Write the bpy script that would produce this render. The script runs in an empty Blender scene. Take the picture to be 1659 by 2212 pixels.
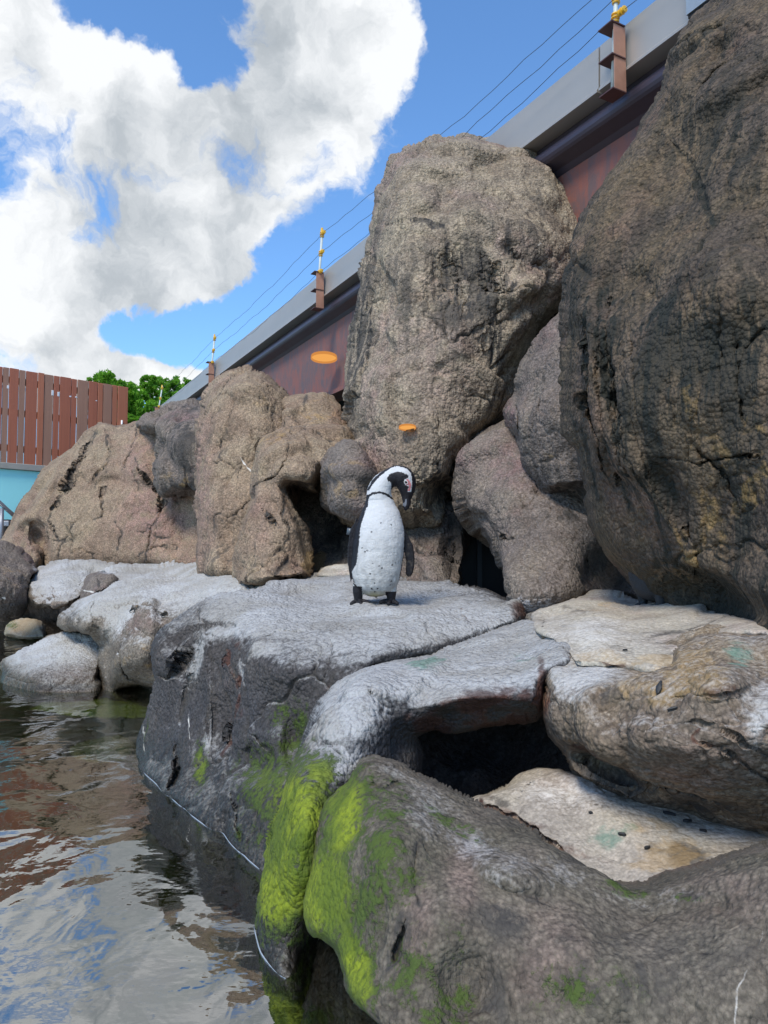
import bpy, bmesh, math, random
import numpy as np
from mathutils import Vector, Matrix
from mathutils.bvhtree import BVHTree

random.seed(7); rng = np.random.default_rng(7)
scene = bpy.context.scene
col = scene.collection
R_ = math.radians

# ------------------------------------------------------------ camera, sky, sun
EYE = 0.80                                   # eye height above the water, metres
PITCH = math.atan((1195 - 1106) / 1600.0)
cam_d = bpy.data.cameras.new('camera'); cam = bpy.data.objects.new('camera', cam_d)
col.objects.link(cam); scene.camera = cam
cam.location = (0, 0, EYE); cam.rotation_euler = (math.pi / 2 + PITCH, 0, 0)
cam_d.sensor_fit = 'VERTICAL'; cam_d.sensor_height = 36.0
cam_d.lens = 1600 / 2212 * 36.0
cam_d.clip_start = 0.05; cam_d.clip_end = 2000

scene.view_settings.view_transform = 'Standard'
scene.view_settings.look = 'None'
scene.view_settings.gamma = 1.0
scene.view_settings.use_curve_mapping = False
scene.view_settings.exposure = 0.85

SUN_AZ = Vector((-0.42, -0.91))              # horizontal direction towards the sun
SUN_EL = R_(52)
SKY_STRENGTH = 0.13
sun_vec = Vector((SUN_AZ.x * math.cos(SUN_EL), SUN_AZ.y * math.cos(SUN_EL), 0))
sun_vec = (SUN_AZ.normalized() * math.cos(SUN_EL)).to_3d(); sun_vec.z = math.sin(SUN_EL)
sd = bpy.data.lights.new('sun', 'SUN'); so = bpy.data.objects.new('sun', sd); col.objects.link(so)
sd.energy = 1.9; sd.angle = R_(18.0); sd.color = (1.0, 0.92, 0.80)
so.rotation_euler = (-sun_vec).to_track_quat('-Z', 'Y').to_euler()
so.location = (-6, -3, 12)


def ray(px, py):
    """direction through a point of the 1659 x 2212 picture, scaled so that y = 1"""
    x = (px - 829.5) / 1600.0; y = (1106 - py) / 1600.0
    c, s = math.cos(PITCH), math.sin(PITCH)
    fy = c - y * s; fz = s + y * c
    return x / fy, 1.0 + 0 * fy, fz / fy


def P(px, py, Y):
    rx, _, rz = ray(px, py)
    return Vector((rx * Y, Y, EYE + rz * Y))


def Yz(px, py, z):
    return (z - EYE) / ray(px, py)[2]


# ---- node helpers
class NT:
    def __init__(s, tree): s.t = tree; s.n = tree.nodes; s.l = tree.links
    def node(s, typ, **kw):
        nd = s.n.new(typ)
        for k, v in kw.items():
            if k.startswith('i_'):
                key = k[2:]; key = int(key) if key.isdigit() else key.replace('_', ' ')
                s.put(nd.inputs[key], v)
            else: setattr(nd, k, v)
        return nd
    def put(s, sock, v):
        if isinstance(v, bpy.types.NodeSocket): s.l.new(v, sock)
        elif isinstance(v, bpy.types.Node): s.l.new(v.outputs[0], sock)
        else:
            if isinstance(v, (tuple, list)) and len(v) == 3 and sock.type == 'RGBA': v = (*v, 1)
            sock.default_value = v
    def m(s, op, a, b=None, c=None, clamp=False):
        nd = s.n.new('ShaderNodeMath'); nd.operation = op; nd.use_clamp = clamp
        s.put(nd.inputs[0], a)
        if b is not None: s.put(nd.inputs[1], b)
        if c is not None: s.put(nd.inputs[2], c)
        return nd.outputs[0]
    def mix(s, f, a, b, mode='MIX'):
        nd = s.n.new('ShaderNodeMix'); nd.data_type = 'RGBA'; nd.blend_type = mode
        s.put(nd.inputs[0], f); s.put(nd.inputs[6], a); s.put(nd.inputs[7], b)
        return nd.outputs[2]
    def step(s, v, lo, hi, a=0.0, b=1.0):
        nd = s.n.new('ShaderNodeMapRange'); nd.interpolation_type = 'SMOOTHSTEP'; nd.clamp = True
        s.put(nd.inputs[0], v); s.put(nd.inputs[1], lo); s.put(nd.inputs[2], hi)
        nd.inputs[3].default_value = a; nd.inputs[4].default_value = b
        return nd.outputs[0]
    def noise(s, vec, scale, detail=4, rough=0.55, dist=0.0, out=0):
        nd = s.n.new('ShaderNodeTexNoise'); nd.noise_dimensions = '3D'
        if vec is not None: s.put(nd.inputs['Vector'], vec)
        nd.inputs['Scale'].default_value = scale; nd.inputs['Detail'].default_value = detail
        nd.inputs['Roughness'].default_value = rough; nd.inputs['Distortion'].default_value = dist
        return nd.outputs[out]
    def vm(s, op, a, b=None):
        nd = s.n.new('ShaderNodeVectorMath'); nd.operation = op
        s.put(nd.inputs[0], a)
        if b is not None: s.put(nd.inputs[1], b)
        return nd
    def scale_vec(s, v, sc):
        return s.vm('MULTIPLY', v, sc).outputs[0]


# ---- the sky: Nishita blue with cumulus
world = bpy.data.worlds.new('World'); scene.world = world; world.use_nodes = True
w = NT(world.node_tree); w.n.clear()
tc = w.node('ShaderNodeTexCoord'); D = tc.outputs['Generated']
sky = w.node('ShaderNodeTexSky'); sky.sky_type = 'NISHITA'; sky.sun_disc = False
sky.sun_elevation = SUN_EL
sky.sun_rotation = math.atan2(sun_vec.x, sun_vec.y)
sky.air_density = 1.0; sky.dust_density = 0.3; sky.ozone_density = 2.5
bluer = w.mix(1.0, sky.outputs[0], (0.66, 0.90, 1.08), 'MULTIPLY')
warp = w.noise(D, 6.0, 6, 0.6, 0, 1)
warp2 = w.vm('SUBTRACT', warp, (0.5, 0.5, 0.5)).outputs[0]
Dw = w.vm('NORMALIZE', w.vm('ADD', D, w.scale_vec(warp2, (0.15, 0.15, 0.15))).outputs[0]).outputs[0]
lobes = [  # px, py, radius, weight
    (-40, 130, 150, .9), (90, 200, 110, .8), (20, 330, 190, 1.0), (200, 290, 150, 1.0), (300, 420, 170, 1.0), (330, 200, 70, .7), (420, 250, 80, .5),
    (430, 470, 150, .9), (110, 470, 160, .7), (260, 600, 80, .55), (400, 600, 90, .8), (510, 570, 70, .7), (560, 420, 90, .8), (600, 310, 110, .7),
    (640, 60, 100, .9), (740, 40, 110, 1.0), (700, 160, 110, .9), (820, 120, 90, .8), (720, 280, 90, .8), (840, 30, 80, .8), (560, 20, 60, .5),
    (40, 650, 75, 1.), (110, 700, 85, 1.0), (20, 760, 110, 1.0), (170, 790, 50, .7), (290, 805, 48, 1.2), (400, 800, 42, 1.2), (345, 815, 50, .9), (800, 490, 26, .55), (520, 728, 20, .5),
    (500, 150, 60, -1.0), (550, 110, 45, -.7), (450, 180, 40, -.6), (480, 50, 40, .4), (250, 60, 110, -1.3), (320, 20, 110, -1.2), (160, 60, 50, -.6), (400, 60, 60, -.8), (700, 560, 120, -.5), (960, 250, 130, -.7), (650, 450, 60, -.3),
    (330, 712, 62, -2.2), (240, 685, 42, -1.8), (440, 725, 55, -1.8), (130, 50, 45, -.9), (560, 655, 60, -1.2), (640, 600, 90, -.9), (1100, 80, 200, -.6), (30, 30, 80, .5), (450, 690, 45, -.5), (930, 60, 50, -.5),
    (40, 560, 60, -.15), (200, 690, 30, -.3), (330, 90, 60, .2), (225, 420, 60, .9), (20, 320, 80, .8), (515, 350, 60, .7), (240, 360, 60, .6), (200, 400, 120, .5), (90, 450, 110, .6), (430, 360, 90, .4), (250, 330, 90, .4), (640, 380, 50, .5), (800, 30, 90, .4),
]
tot = None
for (px, py, r, wt) in lobes:
    d = Vector(ray(px, py)).normalized()
    dt = w.node('ShaderNodeVectorMath', operation='DOT_PRODUCT'); w.put(dt.inputs[0], Dw); dt.inputs[1].default_value = d
    k = 1.0 / (r / 1600.0 * 0.95) ** 2
    e = w.m('EXPONENT', w.m('MULTIPLY_ADD', dt.outputs['Value'], k, -k))
    tot = w.m('MULTIPLY_ADD', e, wt, tot if tot is not None else 0.0)
vd = Vector(ray(900, 500)).normalized()
dv = w.node('ShaderNodeVectorMath', operation='DOT_PRODUCT'); w.put(dv.inputs[0], D); dv.inputs[1].default_value = vd
away = w.step(dv.outputs['Value'], 0.90, 0.72)            # beyond the part of the sky in view the same kind of cumulus goes on
gen = w.step(w.noise(D, 2.2, 3, 0.5), 0.50, 0.66)
tot = w.m('ADD', tot, w.m('MULTIPLY', w.m('MULTIPLY', gen, away), 1.0))
fb = w.noise(Dw, 8.0, 10, 0.60)
fb2 = w.noise(Dw, 4.0, 6, 0.55)
dens = w.m('ADD', w.m('MULTIPLY', w.m('MINIMUM', tot, 1.3), 0.66), w.m('MULTIPLY_ADD', fb, 3.3, -1.65))
cov = w.step(dens, 0.24, 0.78)
greys = [(280, 610, 110, .9), (450, 590, 130, .9), (140, 540, 110, .7), (330, 250, 80, .75), (520, 300, 70, .6), (720, 110, 110, .7), (620, 40, 60, .5), (20, 190, 80, .5), (30, 575, 40, .5), (560, 180, 60, .6), (90, 790, 60, .4)]
gt = None
for (px, py, r, wt) in greys:
    d = Vector(ray(px, py)).normalized()
    dt = w.node('ShaderNodeVectorMath', operation='DOT_PRODUCT'); w.put(dt.inputs[0], Dw); dt.inputs[1].default_value = d
    k = 1.0 / (r / 1600.0) ** 2
    e = w.m('EXPONENT', w.m('MULTIPLY_ADD', dt.outputs['Value'], k, -k))
    gt = w.m('MULTIPLY_ADD', e, wt, gt if gt is not None else 0.0)
# lit tops and grey thick undersides: compare the density here with the density towards the sun
Ds = w.vm('ADD', Dw, tuple(Vector((-0.035, -0.0, 0.045)))).outputs[0]
fbs = w.noise(Ds, 9.0, 6, 0.58)
lit = w.m('SUBTRACT', fb, fbs)
thick = w.m('ADD', w.m('MULTIPLY', w.m('MINIMUM', gt, 1.0), 0.60), w.m('MULTIPLY_ADD', fb2, 1.9, -0.95))
shade = w.m('ADD', w.m('MULTIPLY_ADD', thick, -0.66, 0.98), w.m('MULTIPLY', lit, 1.4), clamp=True)
ccol = w.node('ShaderNodeValToRGB'); w.put(ccol.inputs[0], shade)
cr = ccol.color_ramp; cr.elements[0].position = 0.1; cr.elements[0].color = (0.30, 0.34, 0.38, 1)
cr.elements[1].position = 0.92; cr.elements[1].color = (0.86, 0.88, 0.90, 1)
e_ = cr.elements.new(0.5); e_.color = (0.47, 0.51, 0.55, 1)
CLOUD_GAIN = 0.63 / SKY_STRENGTH
cl = w.mix(1.0, ccol.outputs[0], (CLOUD_GAIN,) * 3, 'MULTIPLY')
skyc = w.mix(cov, bluer, cl)
bg = w.node('ShaderNodeBackground'); w.put(bg.inputs[0], skyc); bg.inputs[1].default_value = SKY_STRENGTH
wo = w.node('ShaderNodeOutputWorld'); w.l.new(bg.outputs[0], wo.inputs[0])
world.cycles.sampling_method = 'MANUAL'; world.cycles.sample_map_resolution = 512


# ------------------------------------------------------------ general helpers
def tag(o, label=None, cat=None, group=None, kind=None):
    if label: o['label'] = label
    if cat: o['category'] = cat
    if group: o['group'] = group
    if kind: o['kind'] = kind
    return o


def empty(name, loc=(0, 0, 0), rot=(0, 0, 0)):
    o = bpy.data.objects.new(name, None); col.objects.link(o)
    o.location = loc; o.rotation_euler = rot; o.empty_display_size = 0.1
    return o


def mesh_obj(name, verts, faces, mat, parent=None, smooth=False):
    me = bpy.data.meshes.new(name); me.from_pydata([tuple(v) for v in verts], [], faces); me.update()
    if mat: me.materials.append(mat)
    if smooth: me.polygons.foreach_set('use_smooth', [True] * len(me.polygons))
    o = bpy.data.objects.new(name, me); col.objects.link(o)
    if parent: o.parent = parent
    return o


class MB:
    def __init__(s): s.v = []; s.f = []
    def add(s, vs, fs):
        b = len(s.v); s.v += [Vector(v) for v in vs]; s.f += [tuple(b + i for i in f) for f in fs]
    def box(s, c, sx, sy, sz, M=None):
        c = Vector(c); vs = []
        for dx in (-.5, .5):
            for dy in (-.5, .5):
                for dz in (-.5, .5):
                    q = Vector((dx * sx, dy * sy, dz * sz))
                    vs.append(c + (M @ q if M else q))
        s.add(vs, [(0, 1, 3, 2), (4, 6, 7, 5), (0, 4, 5, 1), (2, 3, 7, 6), (0, 2, 6, 4), (1, 5, 7, 3)])
    def tube(s, pts, rad, seg=10, cap=True):
        pts = [Vector(p) for p in pts]; n = len(pts)
        if not isinstance(rad, (list, tuple)): rad = [rad] * n
        vs = []; fs = []; up = None
        for i, p in enumerate(pts):
            t = (pts[min(i + 1, n - 1)] - pts[max(i - 1, 0)]).normalized()
            if up is None: up = t.orthogonal().normalized()
            up = (up - t * up.dot(t)).normalized(); sd_ = t.cross(up)
            for k in range(seg):
                a = 2 * math.pi * k / seg
                vs.append(p + (up * math.cos(a) + sd_ * math.sin(a)) * rad[i])
        for i in range(n - 1):
            for k in range(seg):
                k2 = (k + 1) % seg
                fs.append((i * seg + k, i * seg + k2, (i + 1) * seg + k2, (i + 1) * seg + k))
        if cap:
            fs.append(tuple(range(seg))[::-1]); fs.append(tuple((n - 1) * seg + k for k in range(seg)))
        s.add(vs, fs)
    def obj(s, name, mat, parent=None, smooth=False, bevel=0.0):
        o = mesh_obj(name, s.v, s.f, mat, parent, smooth)
        if bevel:
            m_ = o.modifiers.new('bevel', 'BEVEL'); m_.width = bevel; m_.segments = 2; m_.limit_method = 'ANGLE'
        return o


# ---- numpy gradient noise
_perm = rng.permutation(256).astype(np.int64)
_g = rng.normal(size=(256, 3)); _g /= np.linalg.norm(_g, axis=1, keepdims=True)


def perlin(p):
    pi = np.floor(p).astype(np.int64); pf = p - pi
    u = pf * pf * pf * (pf * (pf * 6 - 15) + 10)
    def corner(dx, dy, dz):
        h = _perm[(pi[:, 0] + dx) & 255]; h = _perm[(h + pi[:, 1] + dy) & 255]; h = _perm[(h + pi[:, 2] + dz) & 255]
        return (_g[h] * (pf - np.array([dx, dy, dz]))).sum(1)
    def lerp(a, b, t): return a + t * (b - a)
    x = [[lerp(corner(0, j, k), corner(1, j, k), u[:, 0]) for k in (0, 1)] for j in (0, 1)]
    y = [lerp(x[0][k], x[1][k], u[:, 1]) for k in (0, 1)]
    return lerp(y[0], y[1], u[:, 2]) * 1.5


def fbm(p, oct=4, gain=0.5):
    s = 0; a = 1.0
    for i in range(oct):
        s = s + a * perlin(p * (2.03 ** i) + 17.3 * i); a *= gain
    return s


def worley(p):
    """F1 and F2-F1 distances to jittered cell points"""
    pi = np.floor(p).astype(np.int64); f1 = np.full(len(p), 9.0); f2 = f1.copy()
    for dx in (-1, 0, 1):
        for dy in (-1, 0, 1):
            for dz in (-1, 0, 1):
                q = pi + np.array([dx, dy, dz])
                h = _perm[q[:, 0] & 255]; h = _perm[(h + q[:, 1]) & 255]; h = _perm[(h + q[:, 2]) & 255]
                c = q + 0.5 + _g[h] * 0.42
                d = np.linalg.norm(c - p, axis=1)
                f2 = np.minimum(f2, np.maximum(f1, d)); f1 = np.minimum(f1, d)
    return f1, f2


def planes(p):
    """softly blended random planes, one to a cell: broad chiselled faces meeting in creases"""
    pi = np.floor(p).astype(np.int64); acc = np.zeros(len(p)); wt_ = np.zeros(len(p)) + 1e-9
    for dx in (-1, 0, 1):
        for dy in (-1, 0, 1):
            for dz in (-1, 0, 1):
                q = pi + np.array([dx, dy, dz])
                h = _perm[q[:, 0] & 255]; h = _perm[(h + q[:, 1]) & 255]; h = _perm[(h + q[:, 2]) & 255]
                v = p - (q + 0.5 + _g[h] * 0.42)
                w_ = np.exp(-26.0 * (v * v).sum(1))
                acc += w_ * ((v * _g[(h + 71) & 255]).sum(1) + 0.25 * _g[(h + 13) & 255][:, 0]); wt_ += w_
    return acc / wt_


def smooth_poly(pts, n_per=60.0, closed=True, amp=2.0):
    """Catmull-Rom through the points, resampled, with a little raggedness"""
    pts = np.array(pts, float); N = len(pts); out = []
    for i in range(N if closed else N - 1):
        p0 = pts[(i - 1) % N] if closed or i > 0 else pts[0]
        p1 = pts[i]; p2 = pts[(i + 1) % N]
        p3 = pts[(i + 2) % N] if closed or i + 2 < N else p2
        L = np.linalg.norm(p2 - p1); k = max(2, int(L / 6.0))
        t = np.linspace(0, 1, k, endpoint=False)[:, None]
        c = 0.5 * (2 * p1 + (p2 - p0) * t + (2 * p0 - 5 * p1 + 4 * p2 - p3) * t ** 2 + (-p0 + 3 * p1 - 3 * p2 + p3) * t ** 3)
        lin = p1 + (p2 - p1) * t
        out.append(0.6 * c + 0.4 * lin)
    o = np.concatenate(out)
    if not closed: o = np.vstack([o, pts[-1]])
    if amp:
        q = np.column_stack([o * 0.05, np.zeros(len(o))])
        o = o + amp * np.column_stack([fbm(q, 3), fbm(q + 31, 3)])
    return o


def seg_dist(p, line, closed):
    a = line; b = np.roll(line, -1, axis=0)
    if not closed: a = a[:-1]; b = b[:-1]
    best = np.full(len(p), 1e9); near = np.zeros_like(p); par = np.zeros(len(p))
    M = len(a)
    for k in range(M):
        ab = b[k] - a[k]; L2 = (ab ** 2).sum() + 1e-9
        t = np.clip(((p - a[k]) @ ab) / L2, 0, 1)
        q = a[k] + t[:, None] * ab
        d = ((p - q) ** 2).sum(1)
        m_ = d < best
        best[m_] = d[m_]; near[m_] = q[m_]; par[m_] = (k + t[m_]) / M
    return np.sqrt(best), near, par


def inside(p, poly):
    x, y = p[:, 0], p[:, 1]; c = np.zeros(len(p), bool); n = len(poly)
    for i in range(n):
        x1, y1 = poly[i]; x2, y2 = poly[(i + 1) % n]
        if y1 == y2: continue
        cond = ((y1 > y) != (y2 > y)) & (x < (x2 - x1) * (y - y1) / (y2 - y1) + x1)
        c ^= cond
    return c


def tps(ctrl):
    c = np.array([[a[0], a[1]] for a in ctrl]) / 300.0; v = np.array([a[2] for a in ctrl])
    n = len(c)
    def U(r2): return r2 * np.log(r2 + 1e-12)
    K = U(((c[:, None] - c[None]) ** 2).sum(2)) + np.eye(n) * 0.02
    Pm = np.column_stack([np.ones(n), c]); A = np.block([[K, Pm], [Pm.T, np.zeros((3, 3))]])
    s = np.linalg.solve(A, np.concatenate([1.0 / v, np.zeros(3)]))          # inverse depth keeps planes flat
    def f(q):
        q = q / 300.0
        iv = U(((q[:, None] - c[None]) ** 2).sum(2)) @ s[:n] + np.column_stack([np.ones(len(q)), q]) @ s[n:]
        return 1.0 / np.clip(iv, 0.08, 2.5)
    return f


def furrows(pts, n, x0, x1, seed, wd=(2.6, 5.0), dp=(.018, .045), jit=10):
    """near-vertical run-off furrows: the guide line pts shifted sideways between x0 and x1"""
    q = random.Random(seed); out = []
    for _ in range(n):
        dx = q.uniform(x0, x1); a = q.uniform(0, .45); b = q.uniform(.6, 1.0); m_ = len(pts) - 1
        out.append(([(x + dx + q.uniform(-jit, jit) * .4, y) for k_, (x, y) in enumerate(pts) if a - .2 <= k_ / m_ <= b + .1], q.uniform(*wd), q.uniform(*dp)))
    return [g for g in out if len(g[0]) >= 3]


MASKS = ['guano', 'moss', 'rust', 'dark', 'pink', 'teal', 'ochre', 'wet', 'vein']
BVHS = {}


def rock(name, label, outline, ctrl, mat, cat='boulder', step=3.0, round_w=60, round_d=0.3, thick=0.5,
         grooves=(), dents=(), masks=(), amp=1.0, plane=1.0, cracky=-0.1, seed=0, group=None, kind=None, top_guano=0.0, ragged=2.5, waves=None):
    ctrl = [(a[0], a[1], Yz(a[0], a[1], a[3])) if len(a) == 4 else a for a in ctrl]
    poly = smooth_poly(outline, amp=ragged)
    lo = poly.min(0) - step * 2; hi = poly.max(0) + step * 2
    nx = int((hi[0] - lo[0]) / step) + 2; ny = int((hi[1] - lo[1]) / step) + 2
    gx, gy = np.meshgrid(lo[0] + np.arange(nx) * step, lo[1] + np.arange(ny) * step)
    cen = np.column_stack([(gx[:-1, :-1] + step / 2).ravel(), (gy[:-1, :-1] + step / 2).ravel()])
    cin = inside(cen, poly).reshape(ny - 1, nx - 1)
    idx = np.arange(ny * nx).reshape(ny, nx)
    quads = np.column_stack([idx[:-1, :-1][cin], idx[1:, :-1][cin], idx[1:, 1:][cin], idx[:-1, 1:][cin]])
    cnt = np.zeros(ny * nx, int); np.add.at(cnt, quads.ravel(), 1)
    used = np.where(cnt > 0)[0]; remap = -np.ones(ny * nx, int); remap[used] = np.arange(len(used))
    quads = remap[quads]; P2 = np.column_stack([gx.ravel(), gy.ravel()])[used]
    border = cnt[used] < 4
    d, near, _ = seg_dist(P2, poly, True)
    P2 = P2.copy(); P2[border] = near[border]; d[border] = 0
    f = tps(ctrl); Y0 = np.concatenate([f(P2[i:i + 20000]) for i in range(0, len(P2), 20000)])
    # rounding off at the rim, uneven along it
    wv = round_w * (1 + 0.35 * fbm(np.column_stack([P2 * 0.008, np.full(len(P2), seed + .5)]), 2))
    t = np.clip(d / wv, 0, 1); rim = 1 - np.sqrt(np.clip(1 - (1 - t) ** 2, 0, 1))
    Yf = Y0 + round_d * rim
    mk = {k: np.zeros(len(P2)) for k in MASKS}
    ee = np.vstack([quads[:, [0, 1]], quads[:, [1, 2]], quads[:, [2, 3]], quads[:, [3, 0]]]); ee = np.vstack([ee, ee[:, ::-1]])
    nb = (d < step * 6) & ~border; deg = np.bincount(ee[:, 0], minlength=len(P2)) + 1e-9
    for _ in range(6):                                   # even out the steps of the grid along the rim
        av = np.bincount(ee[:, 0], weights=Yf[ee[:, 1]], minlength=len(P2)) / deg
        ax_ = np.bincount(ee[:, 0], weights=P2[ee[:, 1], 0], minlength=len(P2)) / deg
        ay_ = np.bincount(ee[:, 0], weights=P2[ee[:, 1], 1], minlength=len(P2)) / deg
        Yf[nb] = 0.4 * Yf[nb] + 0.6 * av[nb]
        P2[nb, 0] = 0.5 * P2[nb, 0] + 0.5 * ax_[nb]; P2[nb, 1] = 0.5 * P2[nb, 1] + 0.5 * ay_[nb]
    px2 = P2 + 3.5 * np.column_stack([fbm(np.column_stack([P2 * 0.03, np.full(len(P2), 3.1)]), 3),
                                      fbm(np.column_stack([P2 * 0.03, np.full(len(P2), 9.7)]), 3)])
    for g in grooves:
        line, wd, dp = g[0], max(1.8, g[1] * (0.55 if g[1] < 5 else 0.8)), g[2] * 0.5
        ln = smooth_poly(line, closed=False, amp=5.0)
        bb = (px2[:, 0] > ln[:, 0].min() - wd * 4) & (px2[:, 0] < ln[:, 0].max() + wd * 4) & (px2[:, 1] > ln[:, 1].min() - wd * 4) & (px2[:, 1] < ln[:, 1].max() + wd * 4)
        if not bb.any(): continue
        gd, _, par = seg_dist(px2[bb], ln, False)
        taper = np.clip(np.minimum(par, 1 - par) * 6, 0.25, 1) * (0.75 + 0.5 * fbm(np.column_stack([px2[bb] * 0.02, np.full(bb.sum(), 5.)]), 2))
        prof = np.exp(-(gd / (wd * taper)) ** 2)
        Yf[bb] += dp * prof * taper * 1.2
        mk['dark'][bb] = np.maximum(mk['dark'][bb], 0.7 * np.exp(-(gd / (wd * 1.1)) ** 2))
        if len(g) > 3:
            mk[g[3]][bb] = np.maximum(mk[g[3]][bb], 0.75 * np.exp(-(gd / (wd * g[4])) ** 2))
    for (cx, cy, rx, ry, rot, dp) in dents:
        a = R_(rot); q = P2 - (cx, cy); u = (q[:, 0] * math.cos(a) + q[:, 1] * math.sin(a)) / rx; v = (-q[:, 0] * math.sin(a) + q[:, 1] * math.cos(a)) / ry
        Yf += dp * np.exp(-np.clip(u * u + v * v, 0, 30) ** 1.4)
    for ms in masks:
        k, cx, cy, rx, ry, rot, st = ms
        a = R_(rot); q = px2 - (cx, cy); u = (q[:, 0] * math.cos(a) + q[:, 1] * math.sin(a)) / rx; v = (-q[:, 0] * math.sin(a) + q[:, 1] * math.cos(a)) / ry
        g_ = st * np.exp(-np.clip(u * u + v * v, 0, 30) ** 1.3)
        mk[k] = np.maximum(mk[k], g_) if st > 0 else np.clip(mk[k] + g_, 0, 1)
    t2 = np.clip(d / (round_w * 1.2), 0, 1)
    Yb = Y0 + round_d + thick * np.sqrt(np.clip(1 - (1 - t2) ** 2, 0, 1))
    Yb = np.maximum(Yb, Yf + 0.02 * (d > 0))
    def pos(P_, Y_):
        rx_, _, rz_ = ray(P_[:, 0], P_[:, 1])
        return np.column_stack([rx_ * Y_, Y_, EYE + rz_ * Y_])
    V = np.vstack([pos(P2, Yf), pos(P2, Yb)[~border]])
    n = len(P2); bmap = np.arange(n); bmap[~border] = n + np.arange((~border).sum())
    F = np.vstack([quads, bmap[quads][:, ::-1]])
    keep = (F[:, 0] != F[:, 1]) & (F[:, 1] != F[:, 2])
    # a back face whose four corners lie on the rim would coincide with the front one
    allb = border[quads].all(1); keep[len(quads):] &= ~allb
    F = F[keep]
    def normals(V):
        a = V[F[:, 2]] - V[F[:, 0]]; b = V[F[:, 3]] - V[F[:, 1]]
        fn = np.cross(a, b); N = np.zeros_like(V)
        for c in range(4): np.add.at(N, F[:, c], fn)
        return N / (np.linalg.norm(N, axis=1, keepdims=True) + 1e-12)
    N = normals(V)
    e2 = np.vstack([F[:, [0, 1]], F[:, [1, 2]], F[:, [2, 3]], F[:, [3, 0]]]); dg2 = np.bincount(e2[:, 0], minlength=len(V)) + np.bincount(e2[:, 1], minlength=len(V)) + 1e-9
    rimv = np.zeros(len(V), bool); rimv[:n] = d < step * 4
    for _ in range(6):
        A_n = np.column_stack([np.bincount(e2[:, 0], weights=N[e2[:, 1], c], minlength=len(V)) + np.bincount(e2[:, 1], weights=N[e2[:, 0], c], minlength=len(V)) for c in range(3)]) / dg2[:, None]
        N[rimv] = 0.4 * N[rimv] + 0.6 * A_n[rimv]
    N /= (np.linalg.norm(N, axis=1, keepdims=True) + 1e-9)
    S = V + seed * 3.7
    med = float(np.median(Y0)); k = min(1.0, med / 3.0)
    # broad swells, chiselled facets, small lumps
    wob = np.column_stack([fbm(S * 2, 2), fbm(S * 2 + 9, 2), fbm(S * 2 + 5, 2)])
    facet = planes(S * 2.3 + 0.22 * wob)
    disp = 0.030 * fbm(S * 1.7, 2) + 0.062 * facet * plane
    rid = 1 - np.abs(fbm(S * 4.5 + 3, 4, 0.55)) * 2
    disp += -0.011 * np.clip(rid, 0, 1) ** 5
    disp += 0.005 * fbm(S * 12, 3)
    sw = S + 0.07 * wob + 0.04 * fbm(S * 7, 3)[:, None]
    g1, g2 = worley(sw * np.array([2.4, 2.4, 1.7]))
    on = np.clip(fbm(S * 1.3 + 21, 2) * 2.2 + cracky, 0, 1)
    crack = np.exp(-((g2 - g1) / (0.014 + 0.006 / k)) ** 2) * on
    disp -= 0.020 * crack
    # streaks running down steep faces
    ver = np.clip(1 - np.abs(N[:, 2]) * 1.4, 0, 1)
    dk = np.zeros(len(V)); dk[:n] = mk['dark']
    disp += ver * (0.0018 + 0.0065 * dk) * fbm(S * np.array([24, 24, 2.0]), 3)
    disp *= amp * (0.55 + 0.45 * k)
    if waves is not None: disp += waves(V)
    V2 = V + N * disp[:, None]
    N2 = normals(V2)
    cen3 = V2[:n].mean(0)
    base = Vector((float(cen3[0]), float(cen3[1]), float(max(V2[:, 2].min(), -0.3))))
    me = bpy.data.meshes.new(name)
    me.vertices.add(len(V2)); me.vertices.foreach_set('co', (V2 - np.array(base)).astype(np.float32).ravel())
    me.loops.add(len(F) * 4); me.loops.foreach_set('vertex_index', F.astype(np.int32).ravel())
    me.polygons.add(len(F)); me.polygons.foreach_set('loop_start', np.arange(len(F), dtype=np.int32) * 4)
    me.polygons.foreach_set('use_smooth', np.ones(len(F), bool))
    me.update(calc_edges=True)
    if top_guano:
        up = np.clip((N2[:n, 2] - 0.35) / 0.45, 0, 1)
        mk['guano'] = np.clip(mk['guano'] + top_guano * up, 0, 1)
    vz = V2[:n, 2]
    mk['dark'] = np.maximum(mk['dark'], crack[:n] * 0.8)
    mk['wet'] = np.maximum(mk['wet'], np.clip(1 - (vz - 0.03) / 0.16, 0, 1))
    full = {}
    for kx in MASKS:
        a = np.zeros(len(V2)); a[:n] = mk[kx]; full[kx] = a
    for an, ks in (('mask_a', MASKS[0:3]), ('mask_b', MASKS[4:7]), ('mask_c', [MASKS[3], MASKS[7], MASKS[8]])):
        at = me.attributes.new(an, 'FLOAT_COLOR', 'POINT')
        arr = np.column_stack([full[q] for q in ks] + [np.ones(len(V2))]).astype(np.float32)
        at.data.foreach_set('color', arr.ravel())
    me.materials.append(mat)
    o = bpy.data.objects.new(name, me); col.objects.link(o); o.location = base
    if kind: tag(o, label, None, group, kind)
    else: tag(o, label, cat, group)
    nq = int(keep[:len(quads)].sum())
    BVHS[o.name] = (V2, F[:nq])
    return o


_trees = {}
def hit(px, py, names=None):
    """the first rock surface seen through a point of the picture"""
    best = None
    for nm, (V2, F) in BVHS.items():
        if names and nm not in names: continue
        if nm not in _trees:
            _trees[nm] = BVHTree.FromPolygons([Vector(v) for v in V2.tolist()], F.tolist())
        d = Vector(ray(px, py)).normalized()
        loc, nor, _, dist = _trees[nm].ray_cast(Vector((0, 0, EYE)), d)
        if loc is not None and (best is None or dist < best[2]): best = (loc, nor, dist)
    return best


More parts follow.
